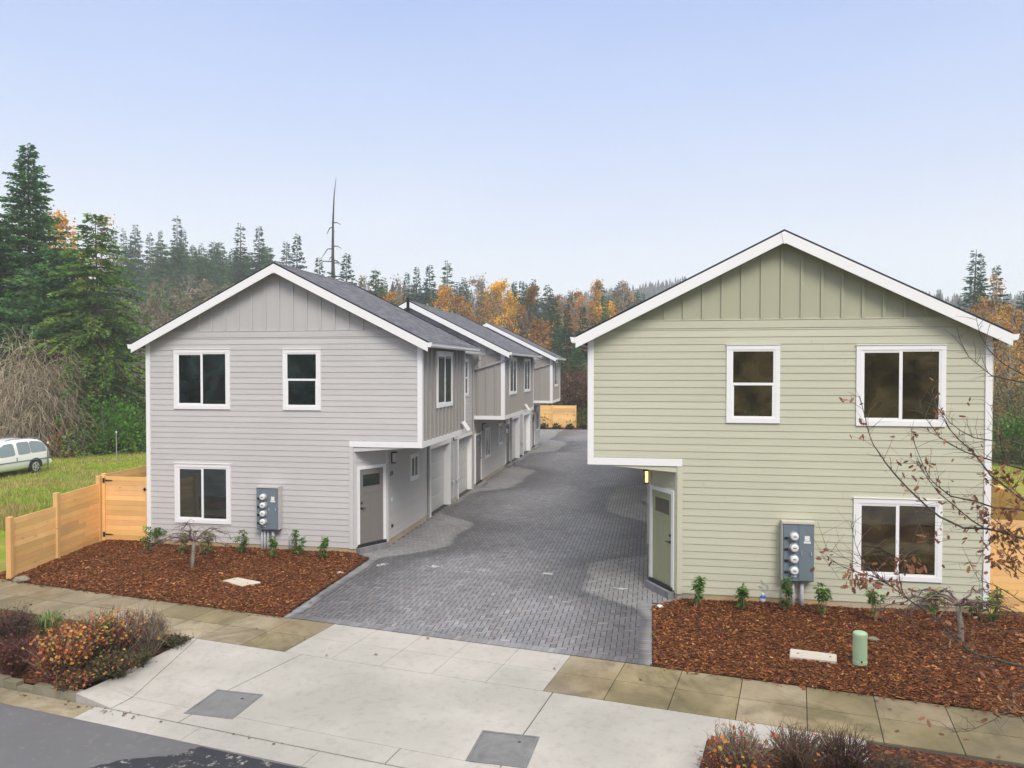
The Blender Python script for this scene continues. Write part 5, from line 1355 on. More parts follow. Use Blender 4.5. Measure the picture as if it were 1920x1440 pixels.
# dead snag
r = random.Random(9); tk = MB(); Hs = 21.
loc, s = plant_at(626, 334, 95, Hs)
pts = [(0, 0, 0), (.05, 0, 5), (0, .05, 10), (-.05, 0, 14), (-.02, 0, 17), (.10, 0, 19.4), (.30, 0, 21)]
tk.tube(pts, [.30, .27, .21, .13, .085, .05, .015], 8); sn = MB()
for k in range(40):
    h = 4 + 15.5 * r.random() ** 1.4; az = r.uniform(0, 6.28); L = r.uniform(.6, 2.8) * (1.35 - h / 22) * (1.4 if r.random() < .3 else .8)
    d = Vector((math.cos(az), math.sin(az), 0)); b = Vector((0, 0, h)); sn.tube([b, b + d * L * .5 + Vector((0, 0, .04 * L)), b + d * L + Vector((0, 0, -.22 * L))], [.06, .045, .02], 4, cap=False)
o = empty('dead_tree', loc); o.scale = (s, s, s); tk.build('trunk', M['barkdark'], o); sn.build('branches', M['barkdark'], o); setp(o, 'tall bare dead snag with a bent tip rising behind the front grey roof', 'tree')
# autumn trees
rd = lambda w_, lo=.0: (lambda f: w_ * max(0., math.sin(min(1, max(0, (f - lo) / (1 - lo)) * .98 + .02) * math.pi)) ** .7 + .012)
def autumn(seed, px, yt, zc, H, shp, ncl, nl, leaf, cols, label, bark_='barkpale', th=.12, sp=.1, sc_=None, tw=2, name='autumn_tree'):
    m_ = decid_mesh(seed, H, shp, int(ncl * 1.3), int(nl * 1.5), leaf * .9, cols, th, sp, tw); loc, s = plant_at(px, yt, zc, H)
    tree(name, m_, (M['leaf'], M[bark_]), loc, label, 'tree', None, s, random.Random(seed).uniform(0, 6))
autumn(60, 845, 538, 112, 16, rd(.20), 40, 48, .30, GOLD + AMBER[:1], 'deep gold tree right above the second grey ridge', sp=.10)
autumn(61, 872, 552, 110, 15, rd(.18), 36, 40, .30, AMBER + GOLD[:1], 'orange brown tree right of the deep gold one over the second grey roof', sp=.10)
autumn(62, 897, 520, 114, 17, rd(.17), 44, 24, .28, TAN, 'tan, thinly leaved tree left of the round yellow tree', sp=.09, tw=5)
autumn(63, 937, 529, 116, 17, lambda f: .17 * max(0, math.sin(min(1, max(0, (f - .42) / .57)) * math.pi)) ** .55 + .006, 54, 64, .30, YEL, 'bright yellow round crowned tree in the middle of the wood', th=.45, sp=.085)
autumn(64, 996, 534, 98, 18, lambda f: .17 * (1 - f) ** .7 + .01, 60, 34, .27, AMBER + TAN[:1], 'orange birch with a pale stem above the end of the grey roofs', sp=.075, tw=3)
autumn(65, 1012, 600, 92, 10, rd(.24), 34, 36, .28, AMBER, 'low amber tree at the foot of the orange birch', sp=.11)
autumn(66, 955, 590, 104, 10, rd(.22), 26, 24, .26, AMBER[2:] + TAN, 'small brownish tree over the third grey gable', sp=.11, tw=4)
autumn(67, 1080, 546, 108, 18, rd(.13), 46, 34, .28, GOLD + AMBER[:1], 'gold tree left of its taller twin beside the green gable', sp=.08)
autumn(68, 1112, 524, 106, 20, rd(.11), 54, 32, .28, GOLD + TAN[:1], 'tall slender gold tree just left of the green rake', sp=.07, tw=3)
autumn(69, 1163, 526, 116, 18, rd(.14), 48, 18, .28, TAN + AMBER[:2], 'tan and amber half bare tree above the left rake of the green house', sp=.08, tw=5)
autumn(70, 1150, 566, 108, 13, rd(.2), 30, 34, .28, GOLD, 'low gold tree under the half bare one at the green rake', sp=.1)
autumn(71, 1054, 552, 118, 16, rd(.17), 34, 30, .28, AMBER[:2] + TAN[:2], 'pale amber tree left of the gold pair', sp=.1)
autumn(72, 690, 515, 122, 14, rd(.2), 26, 12, .26, TAN, 'pale bare tree left of the round topped conifer over the front roof', sp=.1, tw=7)
autumn(73, 738, 522, 118, 14, rd(.18), 26, 12, .26, TAN + AMBER[2:3], 'pale bare tree right of the round topped conifer', sp=.1, tw=7)
autumn(74, 732, 548, 96, 9, rd(.22), 22, 26, .24, GOLD[2:] + AMBER[:1], 'small golden tree beside the black vent pipe', sp=.12)
autumn(75, 893, 512, 128, 19, rd(.10), 34, 3, .2, TAN, 'thin leafless tree standing above the tan tree', sp=.08, tw=9)
autumn(76, 1852, 560, 74, 11, rd(.24), 46, 26, .22, AMBER + GOLD[:1], 'amber tree behind the right eave of the green house', sp=.1, tw=4)
autumn(77, 1893, 572, 68, 10, rd(.26), 46, 34, .21, GOLD + AMBER[:2], 'golden bushy tree at the right edge over the eave', sp=.1, tw=4)
autumn(78, 1862, 512, 84, 14, rd(.10), 22, 14, .22, GOLD, 'slim tree with a few gold leaves before the layered conifer', sp=.07)
autumn(79, 280, 528, 128, 14, rd(.2), 34, 8, .24, TAN + BRUSH, 'pale leafless tree on the lower hillside right of the cedar', sp=.1, tw=8)
autumn(80, 310, 522, 132, 15, rd(.17), 34, 6, .24, TAN + BRUSH, 'pink grey leafless tree on the lower hillside, left of the whitish one', sp=.1, tw=8)
autumn(81, 345, 512, 134, 15, rd(.16), 30, 5, .24, BRUSH, 'whitish leafless tree in the centre of the lower hillside', sp=.1, tw=9)
autumn(82, 392, 524, 130, 13, rd(.18), 28, 8, .24, BRUSH + TAN, 'grey leafless tree low on the hillside near the grey rake', sp=.1, tw=8)
autumn(83, 300, 545, 100, 9, rd(.26), 34, 30, .24, BRUSH + LAUREL[:1], 'olive brown thicket tree right behind the cedar tips', sp=.12, tw=5)
autumn(84, 345, 540, 104, 9, rd(.26), 34, 26, .24, BRUSH + TAN[:1], 'brown thicket tree above the left rake of the grey house', sp=.12, tw=6)
autumn(85, 390, 535, 108, 8, rd(.26), 30, 26, .24, BRUSH + FIR[:1], 'greenish thicket tree close above the grey rake', sp=.12, tw=5)
autumn(86, 265, 570, 92, 8, rd(.28), 34, 30, .24, BRUSH + TAN[:1], 'brown thicket tree between the cedar and the grey eave', sp=.12, tw=5)
autumn(87, 430, 530, 118, 9, rd(.24), 28, 20, .24, BRUSH + LAUREL[:1], 'olive thicket tree near the middle of the grey left rake', sp=.12, tw=5)
# --- red hedge and thickets at the far end and on the right
REDB = [(.12, .022, .026), (.16, .03, .03), (.09, .02, .02), (.13, .05, .03)]
shrub('red_bush', bush_mesh(20, 3.0, 5.2, 260, 3000, .17, REDB + BRUSH[:1], TWR, st_r=.02, leaf_top=.5), 1080, 798, 68.5, 'dark red twiggy bush behind the far fence')
shrub('red_bush', bush_mesh(21, 2.6, 4.4, 220, 2200, .17, REDB[2:] + BRUSH, TWR, st_r=.02), 1108, 798, 67.5, 'reddish brown bush at the far end beside the green house corner')
shrub('bramble_bush', leafball(22, 2.2, 2.9, 1900, .17, BRUSH + [(.2, .2, .03)], .4), 1046, 800, 67.5, 'brown bramble mound right behind the far cedar panel')
shrub('bramble_bush', leafball(23, 1.2, 1.6, 1100, .16, [(.10, .16, .02), (.16, .19, .03), (.2, .15, .05)], .4), 1094, 804, 66.3, 'yellow green bramble at the right end of the far cedar panel')
shrub('tan_bush', bush_mesh(24, 3.4, 6.0, 260, 1000, .17, TAN + BRUSH, TW, st_r=.02), 1105, 780, 74, 'pale tan bush rising behind the red one')
for i, px in enumerate((1022, 1044, 1069, 1094)):
    shrub('small_shrub', leafball(25 + i, .33, .42, 420, .09, [(.016, .035, .016), (.03, .05, .02)], .4, 14), px, 803, 65.0, ['small round dark shrub before the far cedar panel, at its left end', 'small round dark shrub before the far cedar panel, second from the left', 'small round dark shrub before the far cedar panel, third from the left', 'small round dark shrub just beyond the right end of the far cedar panel'][i], group='small shrubs by the far panel', z=.07)
for i, (px, py, zc, W_, H_, cols, lb, nm) in enumerate((
    (1880, 760, 50, 2.6, 4.6, BRUSH, 'brown thicket under the eave at the right edge', 'thicket'), (1915, 770, 46, 2.4, 4.4, BRUSH + AMBER[2:], 'tawny thicket cut by the right edge below the eave', 'thicket'),
    (1884, 775, 44, 1.5, 2.4, [(.06, .15, .02), (.09, .19, .03), (.045, .1, .02)], 'fresh green bush at the right edge behind bare twigs', 'green_bush'), (1906, 800, 41, 1.6, 1.5, [(.07, .1, .025), (.10, .12, .03), (.05, .07, .02)], 'low olive bush at the right edge above the grass', 'green_bush'),
    (1872, 800, 43, 1.2, 1.2, BRUSH + LAUREL[:1], 'low brown green bush touching the right corner of the green house', 'green_bush'), (1935, 790, 44, 1.8, 3.0, LAUREL[:2], 'dark green bush mostly outside the right edge', 'green_bush'))):
    shrub(nm, leafball(30 + i, W_, H_, int(900 * W_), .17, cols, .4), px, py, zc, lb)

# --- young rhododendrons along the walls
RH = [(.055, .15, .018), (.09, .21, .022), (.16, .30, .04), (.035, .095, .016)]
def rhodo(seed, H, spread, ns, yel=0.):
    r = random.Random(seed); mb = MB(); tk = MB()
    for _ in range(ns):
        az = r.uniform(0, 6.28); e = Vector((math.cos(az) * spread * r.uniform(.3, 1), math.sin(az) * spread * r.uniform(.3, 1), H * r.uniform(.55, 1.)))
        b = Vector((r.uniform(-.03, .03), r.uniform(-.03, .03), 0)); m = b.lerp(e, .5) + Vector((e.x * .2, e.y * .2, -.02)); tk.tube([b, m, e], [.010, .008, .005], 5, (.34, .24, .15), cap=False)
        for lvl in range(r.choice((2, 3, 3))):
            c = m.lerp(e, 1 - lvl * .38 + r.uniform(-.05, .05)) if lvl < 2 else b.lerp(m, .8)
            for k in range(r.randint(9, 14)):
                a = 6.28 * k / 9 + r.uniform(-.2, .2); d = Vector((math.cos(a), math.sin(a), r.uniform(-.55, .55)))
                col = jit(r, r.choice(RH if r.random() > yel else [(.30, .27, .03), (.2, .24, .03)]), .25)
                L = r.uniform(.09, .15); q = c + Vector((0, 0, r.uniform(-.02, .03))); tip = d.normalized()
                mb.leaf(q, tip, Vector((0, 0, 1)), L, L * .19, col)
                mb.leaf(q + tip * L * .4, tip + Vector((0, 0, -.5)), Vector((0, 0, 1)), L * .6, L * .15, col)
    return mb, tk
RL = ((271, 1034, .66, .16, 5, .1, 'small rhododendron right in front of the cedar gate edge'), (298, 1022, .5, .13, 4, .0, 'dull dark rhododendron at the left corner board of the grey house'), (338, 1042, .62, .16, 6, .35, 'yellowish rhododendron left of the little bare tree trunk'), (386, 1042, .62, .20, 6, .15, 'low spreading rhododendron right of the little bare tree trunk'),
      (449, 1040, .60, .22, 6, .05, 'rhododendron with two heads left of the grey wall meters'), (507, 1050, .60, .12, 5, .1, 'rhododendron standing in front of the grey wall meter conduits'), (558, 1044, .72, .2, 7, .05, 'rhododendron with two upright stems right of the grey wall meters'), (604, 1050, .58, .17, 5, .05, 'light green rhododendron nearest the door of the grey house'))
RR = ((1306, 1143, .66, .16, 6, .0, 'rhododendron nearest the door of the green house'), (1392, 1146, .60, .17, 6, .0, 'rhododendron standing left of the blue bottle'), (1474, 1150, .72, .15, 6, .05, 'rhododendron covering the conduits under the green wall meters'), (1547, 1161, .76, .15, 7, .0, 'upright rhododendron right of the green wall meters'),
      (1647, 1168, .68, .16, 5, .0, 'bluish rhododendron under the lower window of the green house'), (1753, 1158, .60, .18, 5, .2, 'rhododendron behind the twigs right of the lower green house window'), (1834, 1165, .45, .12, 4, .0, 'small rhododendron before the right corner board of the green house'), (1866, 1174, .72, .17, 6, .0, 'rhododendron in front of the right cedar gate'))
for k, (px, py, H_, sp_, ns, yl, lb) in enumerate(RL + RR):
    x, y = ground_at(px, py, .03); m_ = rhodo(100 + k, H_, sp_, ns, yl)
    tree('rhododendron', m_, (M['leaf'], M['twig']), (x, y, .02), lb, 'shrub', 'young rhododendrons along the walls', parts=('foliage', 'stems'))

# --- small weeping trees
def weeper(seed, Ht, spread, narc, lean):
    r = random.Random(seed); tk = MB(); tw = MB(); lf = MB(); ar = MB()
    tk.tube([(0, 0, -.1), (lean * .2, 0, Ht * .4), (lean * .8, 0, Ht * .8), (lean, .0, Ht)], [.058, .05, .045, .04], 9)
    top = Vector((lean, 0, Ht))
    for k in range(narc):
        az = 6.283 * k / narc + r.uniform(-.4, .4); d = Vector((math.cos(az), math.sin(az) * .75, 0)); L = spread * r.uniform(.55, 1.1)
        up = r.uniform(.05, .30); pts = [top]; n = 8
        for i in range(1, n + 1):
            t = i / n; z = Ht + up * math.sin(min(1, t * 1.5) * math.pi * .5) * 1.4 - .62 * L * max(0, t - .35) ** 1.6
            pts.append(Vector((lean, 0, 0)) + d * L * t + Vector((r.gauss(0, .035), r.gauss(0, .035), max(z, .12) + r.gauss(0, .03))))
        ar.tube(pts, [.022 * (1 - .85 * i / n) + .002 for i in range(n + 1)], 5, (.16, .115, .10), cap=False)
        for _ in range(13):
            i = r.randrange(1, n); s0 = pts[i].lerp(pts[i + 1] if i < n else pts[i], r.random()); a2 = az + r.uniform(-1.3, 1.3); l2 = r.uniform(.12, .38) * spread
            q = [s0]; 
            for m in range(1, 5): q.append(q[-1] + Vector((math.cos(a2) * l2 / 4 + r.gauss(0, .02), math.sin(a2) * l2 / 4 + r.gauss(0, .02), r.gauss(-.0, .02) + (.05 - .035 * m) * l2 * 1.6)))
            tw.tube(q, [.006, .005, .004, .003, .002], 3, jit(r, (.11, .06, .055), .3), cap=False)
            for _2 in range(3):
                b0 = r.choice(q[1:]); e0 = b0 + Vector((r.gauss(0, .06), r.gauss(0, .06), r.uniform(-.10, .04))); tw.tube([b0, e0], [.003, .0015], 3, (.12, .06, .055), cap=False)
                if r.random() < .30: lf.leaf(e0, Vector((r.uniform(-1, 1), r.uniform(-1, 1), -1)), Vector((1, 0, 0)), .035, .009, jit(r, (.10, .045, .045), .3))
    return tk, tw, lf, ar
def place_weeper(px, py, a, label):
    x, y = ground_at(px, py, .03); o = empty('weeping_tree', (x, y, .03)); tk, tw, lf, ar = a; ar.build('branches', M['twig'], o, smooth=True)
    tk.build('trunk', M['barkpale'], o, smooth=True); tw.build('twigs', M['twig'], o, fix=False); lf.build('leaves', M['leaf'], o, fix=False)
    setp(o, label, 'tree', 'small bare weeping trees')
place_weeper(358, 1069, weeper(3, .72, 1.12, 9, .05), 'small bare weeping tree with a grey trunk before the grey house')
place_weeper(1808, 1205, weeper(8, .66, 1.25, 9, -.06), 'small bare weeping tree with a pale trunk before the green house corner')

# --- bushes in the planting strip
SPI = [(.48, .22, .035), (.55, .32, .05), (.44, .14, .035), (.46, .09, .04), (.34, .22, .06), (.36, .14, .05), (.30, .11, .05)]
SPR = [(.50, .13, .03), (.55, .20, .03), (.48, .08, .03), (.5, .32, .04)]
def strip_bush(seed, px, py, W_, H_, nst, nl, leaf, cols, tcols, label, nm='spiraea_bush', **k):
    x, y = ground_at(px, py, .0); m_ = bush_mesh(seed, W_, H_, nst, nl, leaf, cols, tcols, st_r=.006, lw=.42, **k)
    tree(nm, m_, (M['leaf'], M['twig']), (x, y, -.02), label, 'bush', 'bushes in the planting strip', parts=('foliage', 'branches'))
strip_bush(1, 108, 1282, .62, .88, 230, 900, .062, SPI, TWR + TW[:1], 'spiraea bush aflame with orange and yellow leaves, front left corner')
strip_bush(2, 165, 1248, .62, .86, 230, 800, .060, SPI + LAUREL[2:3], TWR + TW[:1], 'orange and gold spiraea bush directly behind the front corner one')
strip_bush(3, 222, 1232, .58, .84, 240, 420, .055, SPI + [(.35, .05, .05)], TWR + TW, 'thinning spiraea bush with red and gold leaves beside the sidewalk')
strip_bush(4, 276, 1228, .42, .78, 300, 60, .045, SPI[:2], TW + TWR[1:2], 'leafless brown spiraea bush nearest the pale apron')
strip_bush(5, 205, 1275, .50, .42, 160, 420, .05, [(.05, .06, .015), (.09, .08, .02), (.12, .10, .02), (.03, .025, .012)] + SPI[:1], TWD, 'low dark ground cover bush at the edge of the pale apron')
strip_bush(6, 250, 1252, .36, .26, 120, 420, .045, [(.07, .09, .015), (.13, .13, .02), (.04, .04, .012)], TWD, 'low greenish ground cover beside the leafless bush')
strip_bush(7, 14, 1225, .55, .80, 240, 520, .05, [(.07, .03, .035), (.10, .035, .035), (.06, .05, .03)], TWD + TWR[:1], 'dark purple bush cut by the left edge, behind the flaming ones')
strip_bush(8, 18, 1268, .48, .62, 220, 520, .05, [(.12, .025, .03), (.08, .03, .03), (.16, .05, .03)], TWR, 'dark red bush cut by the left edge, in front of the purple one')
strip_bush(9, 130, 1300, .34, .34, 120, 260, .05, SPI + [(.08, .07, .02)], TWD, 'small spiraea sprawling over the kerb at the front left')
def grass_clump(seed, px, py, H_, n, label, cols):
    r = random.Random(seed); mb = MB(); x, y = ground_at(px, py)
    for _ in range(n):
        az = r.uniform(0, 6.28); L = H_ * r.uniform(.7, 1.2); d = Vector((math.cos(az), math.sin(az), 0)); b = d * r.uniform(0, .09); s = Vector((-d.y, d.x, 0)) * .006
        k = r.uniform(.25, .8); p1 = b + d * L * .25 * k + Vector((0, 0, L * .6)); p2 = b + d * L * .65 * k + Vector((0, 0, L * .88)); p3 = b + d * L * 1.0 * k + Vector((0, 0, L * (.9 - .35 * k)))
        c = jit(r, r.choice(cols), .2)
        mb.face((b - s, b + s, p1 + s, p1 - s), c); mb.face((p1 - s, p1 + s, p2 + s * .8, p2 - s * .8), c); mb.face((p2 - s * .8, p2 + s * .8, p3), c)
    o = mb.build('grass_clump', M['blade'], fix=False); o.location = (x, y, -.02); setp(o, label, 'ornamental grass')
strip_bush(10, 318, 1212, .40, .16, 90, 520, .04, [(.05, .07, .012), (.09, .10, .02), (.03, .03, .012)], TWD, 'flat dark ground cover in the strip corner between sidewalk and pale apron')
grass_clump(1, 84, 1205, .50, 420, 'green arching grass clump behind the orange spiraea bushes', [(.10, .18, .04), (.16, .24, .07), (.07, .13, .03), (.28, .27, .13)])
grass_clump(2, 28, 1215, .45, 260, 'dull green grass clump between the purple bush and the sidewalk', [(.07, .11, .03), (.11, .14, .05), (.05, .08, .02)])
strip_bush(31, 1392, 1462, .46, .62, 230, 130, .062, SPR, TW + TWR[1:2], 'bare brown spiraea with a few red orange leaves at the bottom edge')
strip_bush(32, 1500, 1456, .44, .60, 320, 26, .055, SPR + SPI[:1], TW[2:3] + TWD[3:] + TWR[1:2], 'dense leafless brown spiraea at the bottom edge, in the middle of its strip')
strip_bush(33, 1590, 1462, .46, .58, 320, 60, .045, [(.09, .04, .04), (.4, .35, .05)], TWD + TWR, 'dark reddish bare spiraea at the bottom edge, right end of its strip')
strip_bush(34, 1352, 1478, .30, .42, 140, 110, .055, SPR, TWR, 'small spiraea with orange leaves at the bottom edge by the strip corner')
strip_bush(35, 1690, 1475, .42, .30, 200, 120, .04, [(.10, .07, .05), (.08, .10, .03)], TWD, 'low dark bush at the bottom edge under the oak twigs')

# --- young oak at the right, its trunk outside the frame
def oak():
    zc0 = 9.6; base = at_depth(2085, 1500, 9.6); base.z = -.02
    o = empty('oak_tree', base); inv = Matrix.Translation(-base)
    br = MB(); tw = MB(); lf = MB(); r = random.Random(12)
    top = at_depth(2070, 420, 9.6)
    def tp(z): return base.lerp(top, (z - base.z) / (top.z - base.z))
    tk = MB(); tk.tube([base + Vector((0, 0, -.1)), tp(1), tp(2.5), tp(4), tp(5.2), top], [.10, .085, .07, .05, .035, .015], 10)
    OAKL = [(.22, .095, .048), (.28, .125, .065), (.17, .075, .045), (.34, .17, .09), (.25, .10, .05)]
    def oleaf(p, s):
        d = Vector((r.uniform(-1, 1), r.uniform(-1, 1), r.uniform(-1.2, .1))).normalized(); u = Vector((r.uniform(-1, 1), r.uniform(-1, 1), r.uniform(-.3, 1))); w_ = d.cross(u).normalized(); n = d.cross(w_)
        c = jit(r, r.choice(OAKL), .25); k = s * r.uniform(.7, 1.25); curl = r.uniform(-.25, .25) * k
        P = lambda a, b: p + d * a * k + w_ * b * k + n * curl * (a * a + abs(b))
        lf.face((P(0, 0), P(.18, .07), P(.3, .24), P(.42, .12), P(.58, .27), P(.70, .12), P(.85, .18), P(1., .0)), c)
        lf.face((P(0, 0), P(1., .0), P(.85, -.18), P(.70, -.12), P(.58, -.27), P(.42, -.12), P(.3, -.24), P(.18, -.07)), c)
    BR = [  # image polylines from trunk side to tip, with base radius, depths, and leaf density
        ([(1920, 1010), (1890, 1000), (1850, 992), (1810, 991), (1765, 970), (1740, 950), (1705, 917), (1680, 890), (1662, 868), (1650, 850), (1638, 833), (1630, 812), (1622, 780), (1612, 742)], .021, 9.5, 10.3, .8),
        ([(1920, 957), (1865, 952), (1830, 940), (1785, 931), (1760, 912), (1745, 897), (1730, 867), (1717, 835), (1709, 812)], .016, 9.7, 10.5, 1.),
        ([(1850, 992), (1825, 977), (1790, 947), (1762, 925), (1743, 900), (1730, 880), (1722, 858)], .010, 9.62, 10.2, .9),
        ([(1920, 880), (1892, 872), (1863, 864), (1833, 855), (1810, 847), (1783, 833), (1763, 820), (1750, 802), (1737, 785), (1721, 752)], .015, 9.4, 10.1, .35),
        ([(1920, 938), (1890, 915), (1860, 892), (1842, 868), (1823, 845), (1800, 825), (1780, 803), (1768, 778), (1757, 762), (1748, 735), (1740, 700)], .014, 9.3, 9.9, .5),
        ([(1920, 834), (1892, 827), (1860, 826), (1828, 821), (1803, 808), (1782, 792), (1768, 773)], .012, 9.6, 9.2, .3),
        ([(1920, 717), (1887, 711), (1859, 704), (1840, 689), (1816, 669), (1800, 640), (1793, 615)], .011, 9.6, 9.9, .08),
        ([(1920, 704), (1878, 680), (1852, 654), (1835, 624), (1829, 595)], .009, 9.4, 9.3, .05),
        ([(1920, 1252), (1877, 1242), (1840, 1232), (1820, 1222), (1800, 1205), (1775, 1177), (1747, 1152), (1715, 1132), (1697, 1118), (1672, 1100), (1640, 1082)], .022, 9.3, 8.9, 1.2),
        ([(1680, 1104), (1650, 1085), (1600, 1072), (1560, 1052), (1537, 1046)], .007, 8.95, 8.8, 1.1), ([(1672, 1100), (1640, 1072), (1612, 1058), (1580, 1045), (1550, 1028)], .006, 8.95, 9.1, .3), ([(1650, 1085), (1620, 1055), (1606, 1020), (1597, 977)], .006, 8.9, 8.9, .25),
        ([(1697, 1118), (1690, 1085), (1688, 1060), (1705, 1040), (1735, 1020), (1750, 1005)], .007, 8.9, 9.3, 1.),
        ([(1920, 1285), (1915, 1300), (1900, 1332), (1872, 1355), (1840, 1370), (1825, 1377), (1790, 1379)], .007, 9.2, 8.8, .5),
        ([(1920, 1040), (1895, 1010), (1880, 985), (1862, 970), (1850, 960)], .010, 9.5, 9.6, 2.6), ([(1920, 1075), (1900, 1060), (1885, 1030), (1880, 1000)], .009, 9.5, 9.7, 2.8), ([(1920, 935), (1905, 920), (1890, 905), (1880, 890)], .009, 9.5, 9.4, 2.4),
        ([(1920, 1130), (1890, 1110), (1870, 1100), (1840, 1090), (1825, 1062)], .008, 9.4, 9.2, .8), ([(1840, 1232), (1815, 1240), (1780, 1215), (1765, 1230), (1740, 1226)], .006, 9.2, 9.0, .6),
        ([(1920, 1185), (1880, 1190), (1840, 1175), (1800, 1192), (1770, 1200)], .007, 9.1, 8.8, 1.6), ([(1920, 1330), (1890, 1290), (1870, 1260), (1850, 1240)], .006, 9.1, 8.9, 1.2), ([(1892, 872), (1880, 845), (1875, 815), (1866, 790), (1858, 760)], .006, 9.4, 9.2, .2), ([(1890, 1000), (1872, 1010), (1850, 1030), (1835, 1060)], .006, 9.5, 9.4, 1.5),
        ([(1715, 1132), (1700, 1150), (1660, 1145), (1640, 1150)], .005, 8.9, 8.7, 1.2), ([(1920, 640), (1905, 612), (1896, 590)], .007, 9.5, 9.4, 0)]
    for pts, rad, z0, z1, dens in BR:
        n = len(pts); P = [at_depth(x, y, z0 + (z1 - z0) * i / (n - 1) + r.gauss(0, .02)) for i, (x, y) in enumerate(pts)]
        if pts[0][0] >= 1915: q = P[0]; P = [tp(min(5.2, max(.8, q.z - .35))), q.lerp(tp(min(5.2, max(.8, q.z - .35))), .5) + Vector((0, 0, -.05))] + P
        k = len(P); br.tube(P, [rad * .82 * (1 - .84 * i / (k - 1)) + .0012 for i in range(k)], 6, cap=False)
        for i in range(1, k):
            if P[i].z < 1e9 and i >= (3 if pts[0][0] >= 1915 else 1):
                seg = P[i] - P[i - 1]
                for _ in range(3):
                    s0 = P[i - 1].lerp(P[i], r.random()); sd = seg.normalized(); a = Vector((r.gauss(0, .6), r.gauss(0, .6), r.gauss(.15, .5)))
                    d = (sd * r.uniform(.4, 1.) + a).normalized(); L = r.uniform(.10, .42)
                    e = [s0, s0 + d * L * .5 + Vector((0, 0, .01)), s0 + d * L + Vector((r.gauss(0, .03), r.gauss(0, .03), r.gauss(0, .03)))]
                    tw.tube(e, [.0035, .0026, .0014], 3, jit(r, (.10, .075, .062), .3), cap=False)
                    if r.random() < .5: f = e[1] + Vector((r.gauss(0, .1), r.gauss(0, .1), r.gauss(0, .1))); tw.tube([e[1], f], [.002, .001], 3, (.11, .085, .07), cap=False)
                    if r.random() < dens * .42:
                        for _2 in range(r.choice((1, 2, 3)) if dens < 2 else r.choice((3, 4, 5))): oleaf(e[r.choice((1, 2, 2))] + Vector((r.gauss(0, .02), r.gauss(0, .02), r.gauss(0, .02))), .082)
        if dens > 0:
            for _ in range(int(dens * k * .75)): oleaf(r.choice(P[2:]) + Vector((r.gauss(0, .05), r.gauss(0, .05), r.gauss(-.03, .05))), .085)
    for k in range(34):          # the rest of the crown, right of and behind the picture edge
        z = r.uniform(1.7, 5.4); b0 = tp(z); az = r.uniform(-1.2, 1.35); L = r.uniform(.7, 2.0) * (1.15 - z / 8); d = Vector((math.cos(az), math.sin(az), r.uniform(.1, .6)))
        q = [b0, b0 + d * L * .35 + Vector((0, 0, -.03)), b0 + d * L * .7 + Vector((r.gauss(0, .06), r.gauss(0, .06), .02)), b0 + d * L]
        br.tube(q, [.014, .010, .006, .002], 5, cap=False)
        for _ in range(9):
            s0 = q[r.choice((1, 2))].lerp(q[3], r.random()); e = s0 + Vector((r.gauss(.05, .2), r.gauss(0, .2), r.gauss(.06, .15))); tw.tube([s0, e], [.0035, .0015], 3, jit(r, (.10, .075, .062), .3), cap=False)
            for _2 in range(r.choice((0, 1, 2))): oleaf(e, .085)
    for cx_, cy_, zc, n, sp_ in ((1635, 1088, 8.85, 46, 26), (1604, 1078, 8.85, 16, 12), (1700, 1060, 9.0, 28, 18), (1690, 1105, 8.9, 18, 14), (1893, 1000, 9.5, 60, 26), (1900, 965, 9.5, 30, 18), (1903, 1050, 9.5, 36, 18), (1880, 1040, 9.4, 18, 16), (1728, 873, 10.2, 6, 6), (1885, 900, 9.4, 30, 18), (1868, 1345, 8.9, 10, 12), (1790, 985, 9.8, 8, 12), (1840, 962, 9.7, 10, 12)):
        for _ in range(int(n * .8)): oleaf(at_depth(r.gauss(cx_, sp_), r.gauss(cy_, sp_ * .55), zc + r.gauss(0, .08)), .09)
    for mb, nm, m, sm in ((tk, 'trunk', M['bark'], True), (br, 'branches', M['barkdark'], True), (tw, 'twigs', M['twig'], False), (lf, 'leaves', M['leaf'], False)):
        k = mb.build(nm, m, fix=False, smooth=sm); k.data.transform(inv); k.parent = o
    setp(o, 'bare oak with curled brown leaves reaching in from the right edge before the green house', 'tree')
oak()

# --- leaf litter, meadow grass
r = random.Random(31); mb = MB()
for _ in range(150):
    x, y = r.uniform(-9.5, 7.5), r.uniform(10.5, 17)
    q = x * QN[0] + y * QN[1] - Q0
    if not (-1.55 < q < 3.2) or r.random() < (.55 if x < 2 else 0): continue
    s = r.uniform(.02, .05); a = r.uniform(0, 6.28); c = jit(r, r.choice([(.20, .08, .04), (.3, .13, .05), (.12, .06, .03)]), .2)
    z = .012 if q < 0 or -7.3 < x < .1 else .075
    mb.face([(x + s * math.cos(a + t) * k, y + s * math.sin(a + t) * k, z + .01 * k) for t, k in ((0, 1), (1.2, .5), (2.2, .8), (3.3, 1), (4.4, .5), (5.4, .8))], c)
for (p0, q0, n) in ((-9.6, QC - .05, 14), (-7.2, QC - .04, 7), (-9.9, QC - .1, 12), (-11.2, QC - .12, 14)):
    for _ in range(n):
        x, y, z = PQ(p0 + r.gauss(0, .45), q0 + r.gauss(0, .04), ZS + .02); s = r.uniform(.008, .024)
        mb.face([(x + s * math.cos(t), y + s * math.sin(t), z + r.uniform(0, .01)) for t in (0, 1.4, 2.9, 4.4)], jit(r, (.11, .05, .03), .3))
setp(mb.build('leaf_litter', M['chip'], fix=False), 'brown leaves lying about on the pavement and bark', 'fallen leaves', kind='stuff')
r = random.Random(32); mb = MB()
